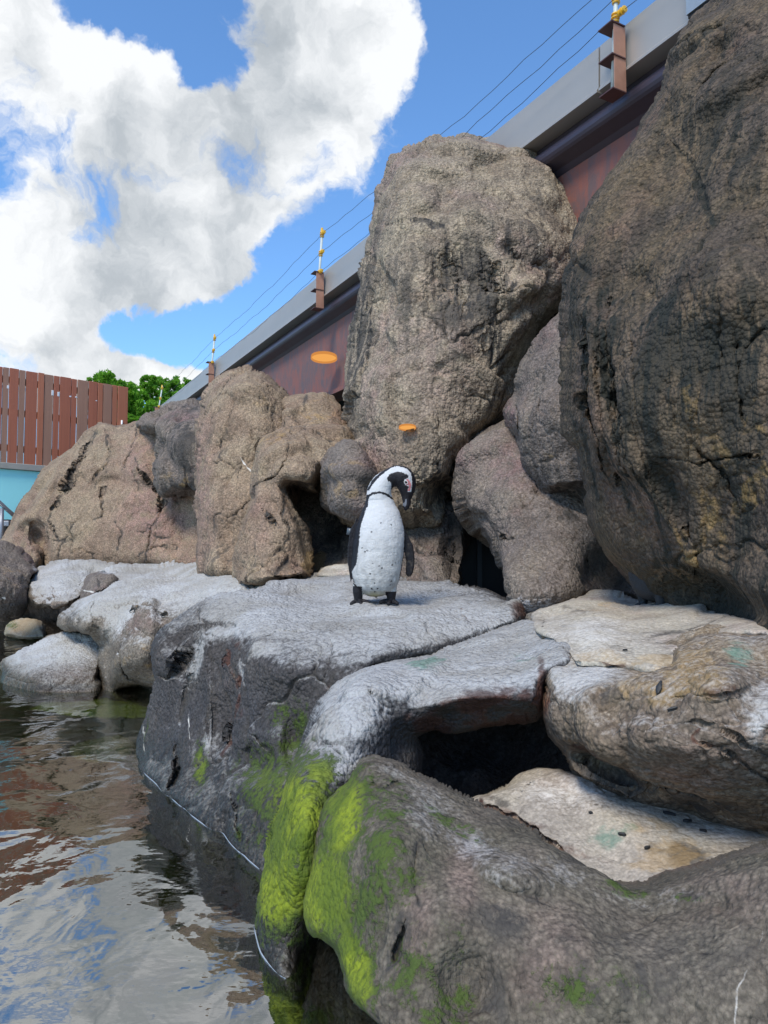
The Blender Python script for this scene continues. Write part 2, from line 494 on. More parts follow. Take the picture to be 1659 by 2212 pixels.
# ------------------------------------------------------------ materials
def new_mat(name):
    m_ = bpy.data.materials.new(name); m_.use_nodes = True
    t = NT(m_.node_tree); t.n.clear()
    out = t.node('ShaderNodeOutputMaterial'); bs = t.node('ShaderNodeBsdfPrincipled')
    t.l.new(bs.outputs[0], out.inputs[0])
    return m_, t, bs, out


def simple(name, c, rough=0.6, metal=0.0, var=0.12, vscale=20, bump=0.0, bscale=60, stretch=None, spec=0.5):
    m_, t, bs, out = new_mat(name)
    co = t.node('ShaderNodeTexCoord').outputs['Object']
    if stretch: co = t.scale_vec(co, stretch)
    nz = t.noise(co, vscale, 5, 0.6)
    k = t.m('MULTIPLY_ADD', nz, var * 2, 1 - var)
    t.put(bs.inputs['Base Color'], t.mix(1.0, c, t.node('ShaderNodeCombineColor', i_0=k, i_1=k, i_2=k).outputs[0], 'MULTIPLY'))
    bs.inputs['Roughness'].default_value = rough; bs.inputs['Metallic'].default_value = metal
    bs.inputs['Specular IOR Level'].default_value = spec
    if bump:
        b = t.node('ShaderNodeBump'); b.inputs['Strength'].default_value = bump; b.inputs['Distance'].default_value = 0.004
        t.put(b.inputs['Height'], t.noise(co, bscale, 4, 0.6)); t.l.new(b.outputs[0], bs.inputs['Normal'])
    return m_


def rock_mat(name, ca, cb, cc=(0.24, 0.15, 0.14), streak=0.4, grain=1.0, rough=0.86, streak_col=(0.05, 0.045, 0.04), gs=110.0, guano_col=(0.60, 0.63, 0.68), light=1.0, bumpd=0.0045):
    m_, t, bs, out = new_mat(name)
    co = t.node('ShaderNodeTexCoord').outputs['Object']
    A = t.node('ShaderNodeAttribute', attribute_name='mask_a'); B = t.node('ShaderNodeAttribute', attribute_name='mask_b')
    sa = t.node('ShaderNodeSeparateColor', i_0=A.outputs['Color']); sb = t.node('ShaderNodeSeparateColor', i_0=B.outputs['Color'])
    C3 = t.node('ShaderNodeAttribute', attribute_name='mask_c'); sc3 = t.node('ShaderNodeSeparateColor', i_0=C3.outputs['Color'])
    guano, moss, rust, dark = sa.outputs[0], sa.outputs[1], sa.outputs[2], sc3.outputs[0]
    pink, teal, ochre, wet = sb.outputs[0], sb.outputs[1], sb.outputs[2], sc3.outputs[1]
    vein = sc3.outputs[2]
    big = t.noise(co, 2.4, 6, 0.6, 0.6); mid = t.noise(co, 11, 6, 0.65, 0.4)
    fine = t.noise(co, gs * 0.7, 3, 0.7)
    vor = t.node('ShaderNodeTexVoronoi', feature='F1', i_Scale=gs); t.put(vor.inputs['Vector'], co)
    vd_ = vor.outputs['Distance']
    c = t.mix(t.step(big, 0.38, 0.62), ca, cb)
    c = t.mix(t.m('MULTIPLY', t.step(mid, 0.42, 0.66), 0.6), c, t.mix(0.5, c, ca))
    pk = t.m('MAXIMUM', pink, t.m('MULTIPLY', t.step(t.noise(co, 1.6, 4, 0.6), 0.52, 0.66), 0.55))
    c = t.mix(t.m('MULTIPLY', pk, t.step(mid, 0.28, 0.62)), c, cc)
    c = t.mix(t.m('MULTIPLY', t.step(t.noise(co, 4.2, 7, 0.66, 0.8), 0.50, 0.62), 0.42), c, t.mix(1.0, c, (0.55, 0.50, 0.48), 'MULTIPLY'))
    c = t.mix(t.m('MULTIPLY', t.step(t.noise(co, 6.5, 7, 0.66, 0.4), 0.54, 0.64), 0.45), c, t.mix(1.0, c, (1.30, 1.28, 1.22), 'MULTIPLY'))
    # coloured grit in the sprayed surface
    grit = t.step(fine, 0.34, 0.70)
    gv = t.m('MULTIPLY_ADD', grit, 0.62 * grain, 1.0 - 0.33 * grain)
    gv = t.m('MULTIPLY', gv, t.step(vd_, 0.75, 0.15, 1.0 - 0.22 * grain, 1.08))
    gv = t.m('MULTIPLY', gv, t.m('MULTIPLY_ADD', mid, 0.7, 0.65))
    c = t.mix(1.0, c, t.node('ShaderNodeCombineColor', i_0=gv, i_1=gv, i_2=gv).outputs[0], 'MULTIPLY')
    hue = t.node('ShaderNodeHueSaturation', i_Hue=0.5, i_Saturation=1.0, i_Value=light, i_Fac=1.0, i_Color=c); c = hue.outputs[0]
    # dark run-off streaks; the dark mask also paints shade under lips and in recesses
    st = t.noise(t.scale_vec(co, (24, 24, 1.5)), 1.0, 5, 0.62)
    stb = t.step(st, 0.47, 0.60)
    sf = t.m('MULTIPLY', stb, t.m('ADD', t.m('MULTIPLY', dark, 1.5), streak * 0.5), clamp=True)
    sf = t.m('MAXIMUM', sf, t.m('MULTIPLY', t.step(t.m('ADD', dark, t.m('MULTIPLY_ADD', t.step(t.noise(t.scale_vec(co, (5, 5, 1.6)), 1.0, 6, 0.65), 0.36, 0.64), 0.9, -0.45)), 0.30, 0.85), 0.80))
    c = t.mix(sf, c, streak_col)
    def brk(a, k=0.75, lo=0.22, hi=0.62, src=mid): return t.m('MULTIPLY', t.step(a, 0.03, 0.22), t.step(t.m('ADD', a, t.m('MULTIPLY_ADD', t.step(src, 0.32, 0.68), k, -0.5 * k)), lo, hi))
    both = t.m('ADD', t.m('MULTIPLY', mid, 0.5), t.m('MULTIPLY', fine, 0.5))
    c = t.mix(t.m('MULTIPLY', brk(ochre), 0.85), c, t.mix(0.45, c, (0.40, 0.25, 0.08)))
    gf = t.m('MULTIPLY', brk(guano, 0.62, 0.12, 0.98, both), 0.93)
    c = t.mix(gf, c, t.mix(t.step(big, 0.4, 0.6), guano_col, tuple(x * y for x, y in zip(guano_col, (0.80, 0.77, 0.72)))))
    pit = t.m('MULTIPLY', t.m('MULTIPLY', t.step(fine, 0.52, 0.34), gf), 0.38 * grain)
    c = t.mix(pit, c, (0.13, 0.115, 0.11))
    c = t.mix(t.m('MULTIPLY', brk(teal), 0.75), c, (0.12, 0.22, 0.17))
    c = t.mix(t.m('MULTIPLY', brk(rust, 1.0, .25, .95), 0.8), c, t.mix(t.step(mid, .4, .6), (0.16, 0.052, 0.022), (0.05, 0.018, 0.012)))
    c = t.mix(t.m('MULTIPLY', brk(vein, 0.5, .3, .7), 0.9), c, (0.66, 0.63, 0.58))
    c = t.mix(t.m('MULTIPLY', t.step(wet, 0.1, 0.9), 0.62), c, t.mix(1.0, c, (0.30, 0.27, 0.20), 'MULTIPLY'))
    # moss and algae
    mn = t.noise(co, 26, 6, 0.7); mf = t.m('MULTIPLY', brk(moss, 1.0, 0.20, 0.62, t.m('ADD', t.m('MULTIPLY', mn, 0.6), t.m('MULTIPLY', fine, 0.4))), 0.95)
    mcol = t.mix(t.step(t.noise(co, 9, 4, 0.6), 0.35, 0.62), (0.10, 0.145, 0.008), (0.215, 0.265, 0.012))
    mcol = t.mix(t.step(moss, 0.45, 0.85), (0.055, 0.085, 0.014), mcol)
    mcol = t.mix(t.m('MULTIPLY', t.step(fine, 0.55, 0.35), 0.6), mcol, (0.06, 0.09, 0.01))
    c = t.mix(mf, c, mcol)
    t.put(bs.inputs['Base Color'], c)
    rg = t.m('MULTIPLY_ADD', t.m('MULTIPLY', wet, t.m('SUBTRACT', 1.0, mf)), -0.42, rough)
    t.put(bs.inputs['Roughness'], rg)
    bs.inputs['Specular IOR Level'].default_value = 0.35
    v2 = t.node('ShaderNodeTexVoronoi', feature='F1', i_Scale=gs * 0.5); t.put(v2.inputs['Vector'], co)
    h = t.m('MULTIPLY', t.m('SUBTRACT', 1.0, t.m('POWER', vd_, 2.0)), 0.7)
    h = t.m('ADD', h, t.m('MULTIPLY', t.m('SUBTRACT', 1.0, t.m('POWER', v2.outputs['Distance'], 2.0)), 1.2))
    h = t.m('ADD', h, t.m('MULTIPLY', t.noise(co, gs * 0.8, 1, 0.5), 0.35))
    h = t.m('ADD', h, t.m('MULTIPLY', t.noise(co, 13, 2, 0.5, 0.4), 1.6))
    h = t.m('ADD', h, t.m('MULTIPLY', t.m('MULTIPLY', mn, mf), 1.0))
    h = t.m('ADD', h, t.m('MULTIPLY', stb, -0.4))
    b = t.node('ShaderNodeBump'); b.inputs['Strength'].default_value = 1.0 * grain; b.inputs['Distance'].default_value = bumpd
    t.put(b.inputs['Height'], h); t.l.new(b.outputs[0], bs.inputs['Normal'])
    return m_


M_tan = rock_mat('rock_tan', (0.280, 0.197, 0.135), (0.355, 0.272, 0.182), (0.312, 0.191, 0.158), streak=0.35)
M_mono = rock_mat('rock_monolith', (0.280, 0.225, 0.167), (0.376, 0.306, 0.216), (0.343, 0.232, 0.205), streak=0.55, gs=85, bumpd=0.007)
M_grey = rock_mat('rock_grey', (0.185, 0.152, 0.131), (0.241, 0.199, 0.158), (0.245, 0.151, 0.142), streak=0.25, gs=100, bumpd=0.006)
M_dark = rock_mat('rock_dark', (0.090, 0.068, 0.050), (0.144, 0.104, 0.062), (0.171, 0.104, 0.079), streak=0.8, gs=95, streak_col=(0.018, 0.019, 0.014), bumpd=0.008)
M_ledge = rock_mat('rock_ledge', (0.056, 0.054, 0.057), (0.083, 0.073, 0.067), (0.112, 0.072, 0.066), streak=0.12, gs=105, guano_col=(0.42, 0.42, 0.415), bumpd=0.006)
M_white = rock_mat('rock_white_ledge', (0.17, 0.145, 0.115), (0.22, 0.185, 0.145), (0.23, 0.15, 0.13), streak=0.08, gs=110, guano_col=(0.47, 0.47, 0.46))
M_pale = rock_mat('rock_pale', (0.38, 0.34, 0.29), (0.50, 0.45, 0.36), (0.40, 0.30, 0.26), streak=0.1, grain=0.55, gs=130, guano_col=(0.66, 0.64, 0.60))
M_front = rock_mat('rock_front', (0.119, 0.103, 0.075), (0.166, 0.139, 0.108), (0.237, 0.167, 0.137), streak=0.12, gs=130, bumpd=0.0036, guano_col=(0.40, 0.39, 0.385))
M_right = rock_mat('rock_right', (0.190, 0.147, 0.109), (0.290, 0.218, 0.140), (0.296, 0.196, 0.156), streak=0.12, gs=115, guano_col=(0.46, 0.45, 0.43))
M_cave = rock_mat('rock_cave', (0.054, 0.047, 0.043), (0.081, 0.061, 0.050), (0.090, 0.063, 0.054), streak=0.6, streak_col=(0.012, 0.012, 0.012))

# ------------------------------------------------------------ ground and pool
m_g, t, bs, _ = new_mat('pool_floor')
co = t.node('ShaderNodeTexCoord').outputs['Object']
c = t.mix(t.step(t.noise(co, 1.3, 6, 0.6), 0.4, 0.6), (0.040, 0.042, 0.016), (0.075, 0.074, 0.028))
c = t.mix(t.step(t.noise(co, 3.1, 5, 0.6), 0.5, 0.62), c, (0.07, 0.045, 0.03))
c = t.mix(t.step(t.noise(co, 0.9, 5, 0.6), 0.55, 0.65), c, (0.06, 0.10, 0.025))
t.put(bs.inputs['Base Color'], c)


def sheet(name, x0, x1, y0, y1, z, mat, nx=1, ny=1):
    xs = np.linspace(x0, x1, nx + 1); ys = np.linspace(y0, y1, ny + 1)
    v = [(x, y, z) for y in ys for x in xs]
    f_ = [(j * (nx + 1) + i, j * (nx + 1) + i + 1, (j + 1) * (nx + 1) + i + 1, (j + 1) * (nx + 1) + i) for j in range(ny) for i in range(nx)]
    return mesh_obj(name, v, f_, mat)


g_ = sheet('ground', -400, 400, -400, 400, -0.75, simple('ground_soil', (0.16, 0.14, 0.10), 0.95, vscale=0.4)); tag(g_, kind='structure', label='bare ground around the pool')
pf = sheet('pool_floor', -14, 3.5, -1.5, 9.2, -0.60, m_g); tag(pf, kind='structure', label='mottled brown and olive floor of the pool')

# water: clear brown-green, mirror by Fresnel
m_w = bpy.data.materials.new('water'); m_w.use_nodes = True
t = NT(m_w.node_tree); t.n.clear()
out = t.node('ShaderNodeOutputMaterial')
co = t.node('ShaderNodeTexCoord').outputs['Object']
w1 = t.noise(t.scale_vec(co, (1.0, 0.8, 1)), 3.6, 2, 0.4, 0.5)
w2 = t.noise(t.scale_vec(co, (1.0, 0.75, 1)), 8.0, 3, 0.5, 0.4)
w3 = t.noise(t.scale_vec(co, (1.0, 1.8, 1)), 34.0, 2, 0.5)
hh = t.m('ADD', t.m('ADD', t.m('MULTIPLY', w1, 1.6), t.m('MULTIPLY', w2, 0.36)), t.m('MULTIPLY', w3, 0.02))
bp = t.node('ShaderNodeBump'); bp.inputs['Strength'].default_value = 1.0; bp.inputs['Distance'].default_value = 0.0105
t.put(bp.inputs['Height'], hh)
gl = t.node('ShaderNodeBsdfGlossy'); gl.inputs['Roughness'].default_value = 0.015; t.l.new(bp.outputs[0], gl.inputs['Normal'])
gl.inputs['Color'].default_value = (1, 1, 1, 1)
tr = t.node('ShaderNodeBsdfTransparent'); tr.inputs['Color'].default_value = (0.66, 0.72, 0.46, 1)
fr = t.node('ShaderNodeFresnel'); fr.inputs['IOR'].default_value = 1.55; t.l.new(bp.outputs[0], fr.inputs['Normal'])
mx = t.node('ShaderNodeMixShader'); t.put(mx.inputs[0], t.m('MULTIPLY_ADD', fr.outputs[0], 0.36, 0.33, clamp=True)); t.l.new(tr.outputs[0], mx.inputs[1]); t.l.new(gl.outputs[0], mx.inputs[2])
t.l.new(mx.outputs[0], out.inputs[0])
wt = sheet('water', -14, 3.4, -1.5, 9.1, 0.0, m_w, 2, 2); tag(wt, kind='structure', label='rippled pool water mirroring the clouds')

# ------------------------------------------------------------ the rocks, back to front
rock('boulder', 'long sloping cracked tan boulder at far left, in front of the turquoise wall',
     [(-60, 1260), (-20, 1195), (8, 1166), (39, 1104), (68, 1057), (90, 1015), (129, 981), (164, 952), (191, 927), (214, 911), (234, 911), (253, 919), (273, 919), (300, 908), (345, 890), (460, 890), (460, 1245), (330, 1238), (240, 1234), (140, 1232), (90, 1238), (40, 1262)],
     [(0, 1180, 7.2), (60, 1100, 7.1), (120, 1000, 7.2), (220, 920, 7.4), (150, 1200, 6.8), (200, 1100, 6.9), (300, 1100, 6.7), (300, 1220, 6.5), (430, 1220, 6.2), (430, 1000, 6.7), (430, 900, 7.1), (320, 920, 7.2), (90, 1225, 6.9)],
     M_tan, step=2.6, round_w=40, round_d=0.45, thick=0.8, seed=1, cracky=0.35,
     grooves=[([(208, 932), (190, 950), (172, 985), (160, 1010), (140, 1045), (118, 1090), (100, 1118)], 3.0, 0.14),
              ([(232, 935), (230, 955), (236, 975), (232, 998), (210, 1020), (196, 1045)], 2.0, 0.07), ([(218, 1045), (221, 1085), (219, 1120), (205, 1125)], 2.0, 0.08),
              ([(300, 915), (285, 950), (278, 980), (262, 1020)], 2.2, 0.08), ([(292, 985), (296, 1010), (330, 1053), (345, 1070), (350, 1085), (340, 1120), (325, 1150), (320, 1190), (312, 1225)], 2.5, 0.10),
              ([(345, 1125), (318, 1148), (300, 1150)], 1.8, 0.05), ([(390, 1180), (340, 1182), (300, 1205)], 2, 0.05), ([(98, 1122), (110, 1140), (125, 1165)], 1.8, .05), ([(250, 1130), (262, 1150), (255, 1190)], 1.6, .04)],
     dents=[(88, 1170, 16, 40, -25, 0.24), (96, 1215, 12, 22, 0, .25), (300, 1015, 26, 30, 0, -.12), (400, 1120, 30, 60, 0, .1)],
     masks=[('pink', 340, 1110, 90, 90, 0, .95), ('pink', 300, 1000, 50, 70, 0, .8), ('pink', 60, 1165, 50, 40, 0, .6), ('dark', 370, 1110, 25, 18, 0, .3), ('guano', 300, 1228, 160, 8, 0, .5), ('ochre', 240, 1000, 70, 70, 0, .12)])
rock('boulder', 'dark weathered boulder overhanging the pinkish rock face, left of the tall tan boulder',
     [(296, 920), (312, 899), (339, 883), (351, 873), (363, 866), (382, 863), (413, 865), (440, 871), (480, 880), (480, 1085), (423, 1078), (374, 1071), (351, 1066), (343, 1045), (331, 1010), (338, 970), (338, 940), (310, 925)],
     [(310, 905, 6.7), (380, 870, 6.8), (440, 880, 6.5), (400, 960, 6.0), (440, 1060, 6.05), (350, 1000, 6.2), (370, 1065, 6.15)],
     M_grey, step=2.6, round_w=28, round_d=0.35, thick=0.6, seed=2, cracky=0.35,
     grooves=[([(342, 895), (339, 930), (350, 965), (358, 985)], 2.4, 0.10), ([(335, 876), (380, 882), (425, 878)], 2, 0.05), ([(395, 1000), (400, 1040), (415, 1065)], 2, .05)],
     dents=[(365, 985, 18, 40, -30, .12)],
     masks=[('dark', 395, 960, 45, 70, 0, .75), ('dark', 400, 1050, 50, 20, 0, .8), ('ochre', 385, 1035, 30, 25, 0, .3), ('pink', 390, 900, 50, 16, 0, .7)])
rock('boulder', 'tall tan boulder with rounded head, standing under the rusty beam at mid left',
     [(537, 791), (511, 795), (485, 799), (460, 808), (449, 826), (437, 858), (428, 909), (423, 986), (421, 1034), (425, 1130), (431, 1210), (437, 1243), (485, 1256), (560, 1262), (640, 1250), (660, 1100), (650, 950), (640, 880), (621, 855), (601, 836), (581, 816), (556, 799)],
     [(537, 800, 5.25), (450, 850, 5.2), (600, 850, 5.2), (520, 900, 4.85), (430, 1000, 4.95), (430, 1200, 4.7), (520, 1100, 4.65), (480, 1245, 4.4), (620, 1000, 4.95), (600, 1200, 4.7)],
     M_tan, step=2.6, round_w=45, round_d=0.4, thick=0.7, seed=3, cracky=0.35,
     grooves=[([(595, 870), (588, 900), (590, 930)], 2.2, 0.07), ([(505, 870), (490, 920), (478, 960), (470, 990)], 3.5, .03), ([(560, 1090), (540, 1085), (510, 1110), (480, 1125)], 2, .04), ([(461, 1150), (466, 1115), (480, 1110)], 2, .05), ([(540, 925), (548, 945), (540, 965)], 1.8, .04),
              ([(530, 988), (520, 1010), (514, 1035)], 1.6, .02, 'dark', .8)],
     dents=[(490, 930, 50, 70, 10, .08), (540, 830, 50, 30, 0, -.05), (520, 1030, 40, 60, 20, .06), (500, 1180, 30, 60, 0, .06)],
     masks=[('pink', 440, 1050, 24, 180, 0, .7), ('dark', 478, 950, 22, 30, 0, .45), ('dark', 480, 1200, 60, 60, 0, .3), ('vein', 527, 1000, 2.5, 14, -35, 1.0), ('vein', 538, 1017, 2.2, 10, -40, 1.0), ('ochre', 560, 880, 50, 50, 0, .15)])
rock('boulder', 'squat smooth-topped tan boulder wedged left of the monolith, under the rusty beam',
     [(598, 862), (604, 855), (629, 854), (655, 857), (700, 857), (722, 867), (737, 881), (750, 912), (770, 960), (740, 1010), (640, 1000), (590, 960), (588, 900)],
     [(610, 870, 5.1), (700, 870, 5.15), (660, 920, 4.8), (740, 930, 4.9), (600, 950, 4.7), (700, 1000, 4.7)],
     M_tan, step=2.6, round_w=26, round_d=0.3, thick=0.5, seed=4, cracky=0.35,
     grooves=[([(690, 905), (660, 925), (630, 940)], 2.4, 0.05), ([(665, 862), (655, 872), (640, 880)], 1.2, .02)],
     masks=[('pink', 730, 910, 18, 40, 0, .6), ('ochre', 690, 890, 50, 25, 0, .3)])
rock('rock_wall', 'shaded low rock face under the overhanging lip of the monolith, behind the standing penguin',
     [(600, 1020), (700, 1030), (800, 1040), (940, 1040), (1000, 1040), (1012, 1120), (1004, 1200), (998, 1245), (992, 1280), (930, 1282), (850, 1280), (700, 1262), (600, 1262)],
     [(610, 1100, 4.9), (700, 1100, 5.0), (700, 1240, 4.55), (800, 1150, 4.7), (880, 1150, 4.25), (960, 1160, 4.25), (900, 1262, 3.85), (985, 1270, 3.95), (995, 1100, 4.5)],
     M_grey, cat='rock wall', step=3.0, round_w=20, round_d=0.15, thick=0.5, seed=5,
     grooves=[([(985, 1150), (972, 1185), (975, 1230), (960, 1260)], 3, 0.08), ([(900, 1180), (930, 1195), (950, 1180)], 2.5, .04)],
     dents=[(980, 1200, 18, 60, 0, .15)],
     masks=[('ochre', 690, 1215, 14, 30, 0, 1.0), ('dark', 730, 1140, 50, 50, 0, .9), ('dark', 980, 1150, 30, 80, 0, .6)])  # dark masks paint shade into the recess under the lip
rock('boulder', 'tan boulder with a diagonal crack and a dark hollow under its right shoulder',
     [(562, 950), (581, 940), (620, 932), (661, 924), (700, 921), (760, 920), (765, 990), (716, 1000), (697, 1040), (693, 1072), (660, 1066), (632, 1050), (622, 1052), (630, 1082), (650, 1112), (668, 1142), (674, 1200), (672, 1246), (610, 1262), (556, 1270), (508, 1268), (507, 1242), (517, 1194), (530, 1130), (543, 1069), (549, 1018), (556, 986)],
     [(565, 960, 4.65), (660, 930, 4.75), (740, 930, 4.75), (640, 1000, 4.2), (720, 1000, 4.4), (690, 1060, 4.35), (560, 1050, 4.3), (540, 1150, 4.15), (620, 1150, 4.05), (665, 1200, 4.2), (510, 1255, 4.05), (600, 1255, 3.85), (665, 1240, 3.98)],
     M_tan, step=2.4, round_w=30, round_d=0.28, thick=0.5, seed=6, cracky=0.35,
     grooves=[([(634, 940), (630, 970), (612, 1005), (600, 1025), (570, 1042), (553, 1055), (545, 1076)], 3.0, 0.11), ([(546, 1080), (570, 1105), (600, 1138)], 2.4, 0.08),
              ([(740, 940), (735, 950)], 2, .03), ([(610, 1045), (615, 1080), (612, 1120), (640, 1150)], 3, .04), ([(515, 1262), (530, 1245)], 2.4, .06)],
     dents=[(640, 1062, 26, 18, 20, .22), (600, 1000, 30, 30, 0, -.05), (665, 1025, 34, 20, 0, -.06)],
     masks=[('rust', 622, 1060, 10, 24, -20, .4), ('dark', 655, 1052, 30, 12, 10, .8), ('dark', 652, 1120, 14, 50, -10, .4), ('ochre', 600, 960, 60, 18, 0, .25), ('pink', 560, 1120, 22, 60, 0, .45), ('ochre', 668, 1215, 12, 24, 0, .9), ('ochre', 620, 1240, 50, 14, 0, .3)])
rock('boulder', 'huge upright tan monolith, the tallest central rock, rising behind the standing penguin',
     [(838, 342), (854, 334), (915, 315), (964, 300), (1006, 286), (1059, 291), (1143, 308), (1196, 330), (1220, 368), (1256, 410), (1284, 452), (1300, 560), (1260, 640), (1215, 668), (1180, 700), (1152, 742), (1128, 800), (1120, 860), (1092, 905), (1060, 935), (1012, 968), (994, 1005), (990, 1040), (962, 1062), (960, 1110), (949, 1135), (895, 1133), (870, 1128), (820, 1135), (765, 1132), (735, 1100), (735, 1000), (748, 955), (744, 915), (739, 851), (744, 798), (763, 684), (774, 608), (793, 517), (812, 426)],
     [(850, 350, 4.95), (1006, 300, 5.0), (1180, 345, 4.95), (1250, 450, 4.85), (900, 430, 4.6), (1100, 450, 4.5), (800, 520, 4.75), (960, 620, 4.25), (1130, 600, 4.35), (1200, 640, 4.6), (760, 750, 4.6), (900, 850, 4.15), (1060, 800, 4.25), (1120, 840, 4.5), (750, 900, 4.5), (900, 1000, 4.0), (1000, 960, 4.2), (870, 1120, 3.95), (800, 1120, 4.1), (940, 1120, 4.05), (740, 1050, 4.5)],
     M_mono, step=2.6, round_w=55, round_d=0.42, thick=0.9, seed=7, amp=1.15, ragged=3.0,
     grooves=furrows([(0 + 960, 520), (962, 560), (966, 600), (970, 640), (968, 690), (966, 740)], 9, -10, 120, 3) + furrows([(775, 560), (766, 640), (758, 720), (752, 800), (750, 860)], 4, 4, 40, 4) + [([(748, 930), (768, 975), (800, 1010), (808, 1040)], 3.5, 0.10), ([(1020, 720), (1060, 700), (1100, 690)], 5, .04), ([(845, 490), (900, 470), (960, 480)], 6, .03),
              ([(1090, 530), (1130, 560), (1190, 560), (1240, 540)], 7, .08), ([(1110, 600), (1090, 660), (1060, 700), (1050, 760)], 6, .06), ([(1080, 560), (1060, 600)], 5, .05), ([(895, 985), (900, 1010), (890, 1060)], 2.5, .03),
              ([(1115, 870), (1060, 850), (1030, 800)], 3, .03), ([(940, 870), (948, 960), (940, 1040)], 2.5, .025)],
     dents=[(1000, 600, 70, 90, 10, .10), (1150, 620, 60, 30, -20, -.12), (900, 560, 60, 120, 10, -.08), (820, 600, 30, 160, 8, .05), (1090, 820, 40, 70, 20, -.06), (930, 350, 90, 30, -8, -.06), (1140, 700, 60, 26, -40, -.08), (780, 960, 25, 50, 0, .1), (920, 1080, 60, 26, 0, .06), (1110, 420, 60, 80, -30, .06)],
     masks=[('dark', 1010, 610, 90, 110, 0, .7), ('dark', 1150, 480, 40, 90, 20, .35), ('dark', 880, 640, 40, 120, 0, .3), ('dark', 1080, 860, 30, 90, 0, .45), ('dark', 775, 720, 22, 220, 8, .6), ('dark', 960, 1040, 60, 50, 0, .75), ('dark', 1090, 520, 60, 30, 20, .4), ('pink', 800, 990, 50, 60, 0, .8), ('pink', 1180, 340, 40, 30, 0, .5), ('pink', 950, 780, 90, 120, 0, .45), ('pink', 1020, 990, 24, 30, 0, .8),
            ('ochre', 960, 420, 100, 60, 0, .14), ('dark', 1060, 720, 30, 60, -30, .5), ('vein', 1145, 545, 2, 12, 60, .5)])
rock('boulder', 'small rounded brown boulder at the foot of the monolith, left of the standing penguin',
     [(745, 952), (716, 973), (700, 996), (693, 1034), (695, 1082), (703, 1104), (722, 1118), (764, 1133), (810, 1130), (830, 1080), (815, 1030), (790, 985), (765, 955)],
     [(720, 985, 4.05), (700, 1050, 4.0), (750, 1050, 3.75), (800, 1050, 3.85), (770, 1120, 3.8), (720, 1100, 3.9)],
     M_grey, step=2.4, round_w=32, round_d=0.28, thick=0.4, seed=8,
     masks=[('ochre', 740, 1040, 60, 60, 0, .25), ('pink', 790, 1000, 20, 40, 0, .7), ('dark', 790, 1040, 18, 26, 0, .5)])
rock('boulder', 'leaning grey and pink boulder just right of the black crevice in the rock wall',
     [(989, 1030), (992, 1000), (1002, 973), (1026, 944), (1064, 920), (1088, 910), (1140, 900), (1300, 950), (1400, 1050), (1410, 1310), (1352, 1300), (1275, 1292), (1199, 1306), (1151, 1314), (1127, 1322), (1117, 1305), (1103, 1271), (1074, 1223), (1050, 1175), (1026, 1136), (1002, 1103), (992, 1065)],
     [(1000, 1000, 4.0), (1000, 1080, 3.85), (1050, 1175, 3.55), (1110, 1290, 3.05), (1100, 950, 3.9), (1150, 1050, 3.55), (1180, 1180, 3.3), (1200, 1290, 3.0), (1290, 1275, 3.15), (1350, 1280, 3.2), (1350, 1050, 3.7)],
     M_grey, step=2.6, round_w=32, round_d=0.3, thick=0.5, seed=9,
     grooves=[([(1215, 1190), (1235, 1240), (1252, 1285)], 3, 0.08), ([(1075, 1150), (1090, 1165), (1130, 1170), (1138, 1150)], 3.5, .07), ([(1050, 1165), (1070, 1200), (1078, 1240)], 2.5, .05), ([(1260, 1180), (1275, 1240)], 4, .05)],
     dents=[(1300, 1240, 50, 60, 0, .18), (1090, 1090, 50, 60, 20, -.08)],
     masks=[('pink', 1110, 1000, 60, 50, 0, .8), ('pink', 1010, 985, 18, 30, 0, .9), ('guano', 1150, 1300, 80, 12, 0, .5), ('dark', 1320, 1240, 50, 60, 0, .7), ('dark', 1080, 1170, 20, 20, 0, .5), ('dark', 1230, 1115, 50, 20, 0, .6)])
rock('boulder', 'hanging wedge-shaped boulder jammed between the monolith and the huge dark rock',
     [(1225, 650), (1185, 690), (1152, 742), (1128, 800), (1118, 850), (1100, 868), (1085, 890), (1092, 915), (1108, 945), (1115, 975), (1124, 1004), (1151, 1042), (1175, 1079), (1208, 1095), (1290, 1100), (1330, 1000), (1320, 800), (1280, 680)],
     [(1220, 680, 3.7), (1130, 850, 3.7), (1100, 900, 3.75), (1190, 880, 3.4), (1130, 1000, 3.6), (1190, 1070, 3.45), (1270, 1000, 3.3), (1270, 800, 3.4)],
     M_grey, step=2.6, round_w=34, round_d=0.32, thick=0.3, seed=10,
     grooves=[([(1112, 870), (1120, 900), (1118, 940)], 2.5, .06), ([(1160, 780), (1172, 840), (1170, 900)], 3, .03)],
     dents=[(1230, 1080, 60, 24, 0, .16)],
     masks=[('pink', 1098, 895, 14, 30, 0, 1.0), ('pink', 1175, 720, 30, 40, 0, .5), ('dark', 1190, 1010, 60, 70, 0, .45), ('dark', 1230, 1075, 60, 26, 0, .9), ('ochre', 1190, 990, 30, 20, 0, .2)])
rock('boulder', 'small flat pale stone lying on the ledge just left behind the standing penguin',
     [(684, 1240), (694, 1229), (715, 1221), (740, 1219), (770, 1222), (775, 1244), (730, 1248), (690, 1247)],
     [(690, 1238, 4.1), (740, 1225, 4.15), (760, 1240, 3.95)], M_pale, step=2.0, round_w=12, round_d=0.12, thick=0.2, seed=11, amp=.5, cat='stone', masks=[('guano', 730, 1225, 50, 12, 0, .7)])

